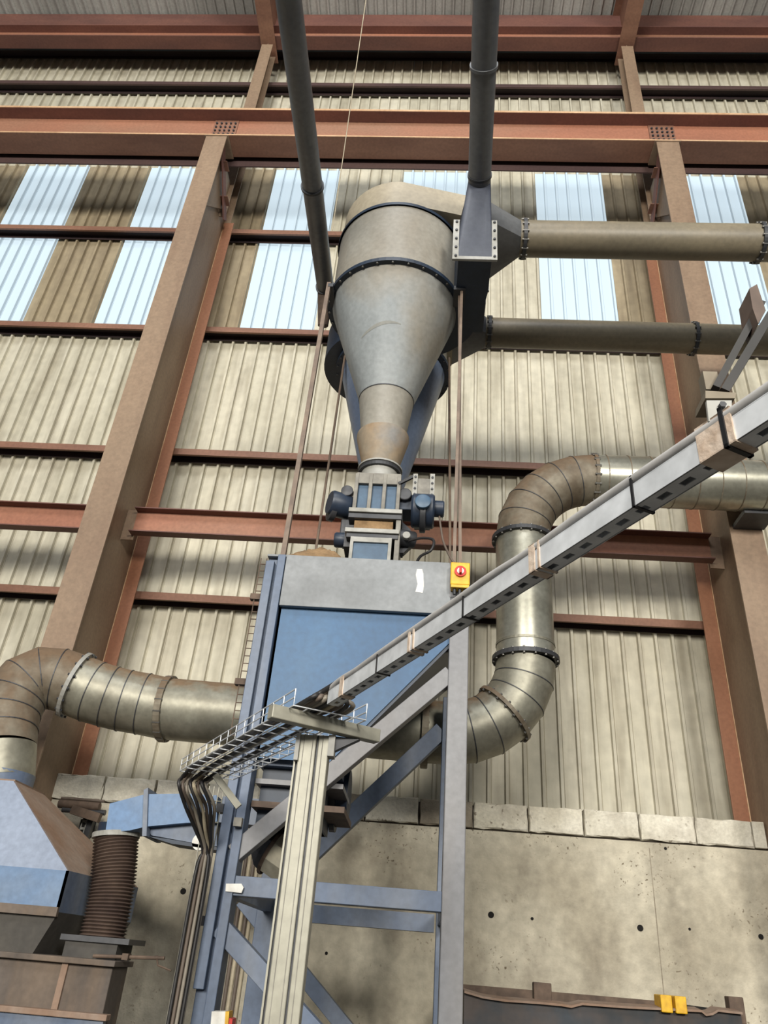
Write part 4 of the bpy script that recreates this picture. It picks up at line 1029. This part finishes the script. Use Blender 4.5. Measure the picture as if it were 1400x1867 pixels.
# vertical wire ladder along the left leg
vl = thing('wire_ladder', 'narrow wire cable ladder running down beside the left leg', 'cable tray', (-1.06, 4.0, 0))
nw = MB()
for x in (-1.075, -1.05, -1.025, -1.0): nw.tube([(x, 3.985, 0), (x, 3.985, 2.32)], .003, 6)
z = .05
while z < 2.32: nw.tube([(-1.075, 3.985, z), (-1.0, 3.985, z)], .003, 6); z += .1
put('wire_mesh', nw, 'alu', vl)
for zz_ in (1.2, 1.7, 2.2): put('wall_clip', MB().box(-1.02, -.985, 3.98, 4.05, zz_, zz_ + .04), 'steel_dark', vl)
vl2 = thing('wire_ladder', 'thin rusty wire ladder running up the left edge of the hopper', 'cable tray', (-1.02, 4.02, 2.5))
nw = MB()
for x in (-1.035, -1.0): nw.tube([(x, 4.06, 2.6), (x, 4.06, HT)], .003, 6)
z = 2.6
while z < HT: nw.tube([(-1.035, 4.06, z), (-1.0, 4.06, z)], .003, 6); z += .045
put('wire_mesh', nw, 'rust_iron', vl2)
for zz_ in (2.88, 3.4): put('clip', MB().box(-1.06, -.978, 4.05, 4.09, zz_, zz_ + .035), 'rust_iron', vl2)

# small white and yellow box at the bottom edge, on the left leg
yb_ = thing('junction_box', 'small white and yellow box at the foot of the left leg', 'box', tuple(P(405, 1885, Y=3.95)))
put('cover', MB().prism([P(386, 1844, Y=3.9), P(411, 1844, Y=3.9), P(408, 1890, Y=3.9), P(382, 1890, Y=3.9)], (0, .08, 0)), 'white', yb_)
put('side_stripe', MB().prism([P(411, 1844, Y=3.9), P(418, 1844, Y=3.9), P(414, 1890, Y=3.9), P(408, 1890, Y=3.9)], (0, .08, 0)), 'yellow', yb_)
put('red_edge', MB().prism([P(418, 1856, Y=3.9), P(424, 1858, Y=3.9), P(420, 1890, Y=3.9), P(414, 1890, Y=3.9)], (0, .08, 0)), 'red', yb_)
# slim pale conduits between the legs
cn = thing('conduit_bundle', 'slim pale conduits rising behind the left leg', 'conduit', (-1.1, 5.55, 0))
for i in range(4):
    x = P(425 + i * 8, 1720, Y=5.6).x
    put('conduit', MB().tube([(x, 5.6, 0), (x, 5.6, 2.3)], .013, 10), 'cable_beige' if i % 2 else 'cable_brown', cn, smooth=60)

# ================================================================== SKIP AT THE BOTTOM RIGHT
sk = thing('steel_skip', 'dark rusty skip with a bent rim at the bottom right', 'skip', (1.15, 5.9, 0))
ys = 5.5
rim = [(846, 1806), (880, 1816), (920, 1822), (980, 1826), (1022, 1830), (1040, 1833), (1060, 1828), (1140, 1834), (1220, 1838), (1276, 1841), (1284, 1848), (1296, 1846), (1306, 1840), (1350, 1845)]
top_ = [P(px, py, Y=ys) for px, py in rim]
bot_ = [V((p.x, ys, 0)) for p in top_]
mbk = MB(); n = len(top_)
mbk.add(top_ + bot_ + [p + V((0, .02, 0)) for p in top_] + [p + V((0, .02, 0)) for p in bot_],
        [(i, i + 1, n + i + 1, n + i) for i in range(n - 1)] + [(2 * n + i, 2 * n + i + 1, 3 * n + i + 1, 3 * n + i) for i in range(n - 1)] + [(i, i + 1, 2 * n + i + 1, 2 * n + i) for i in range(n - 1)])
put('front_wall', mbk, 'skip_blue', sk)
xr_ = top_[-1].x; xl_ = top_[0].x
put('side_wall', MB().box(xr_ - .02, xr_, ys + .02, 6.6, 0, top_[-1].z), 'skip_blue', sk)
put('side_wall', MB().box(xl_, xl_ + .02, ys + .02, 6.6, 0, top_[0].z), 'skip_blue', sk)
put('rear_wall', MB().box(xl_, xr_, 6.6, 6.62, 0, P(980, 1806, Y=6.6).z), 'rust_iron', sk)
put('rim_strip', MB().loft([[p + V((0, -.03, .0)), p + V((0, .10, .012)), p + V((0, .10, .0)), p + V((0, -.03, -.012))] for p in top_]), 'hood_rust', sk)
for px, py, w in ((988, 1812, .11), (1340, 1838, .09)):
    c = P(px, py, Y=5.62); put('lifting_lug', MB().box(c.x - w / 2, c.x + w / 2, 5.58, 5.66, c.z - .08, c.z + .06), 'rust_iron', sk, bevel=0.006)
for dx in (-.045, .04):
    c = P(1224, 1829, Y=5.52); put('yellow_tape', MB().box(c.x + dx - .034, c.x + dx + .034, 5.46, 5.61, c.z - .05, c.z + .04), 'yellow', sk, bevel=0.006)
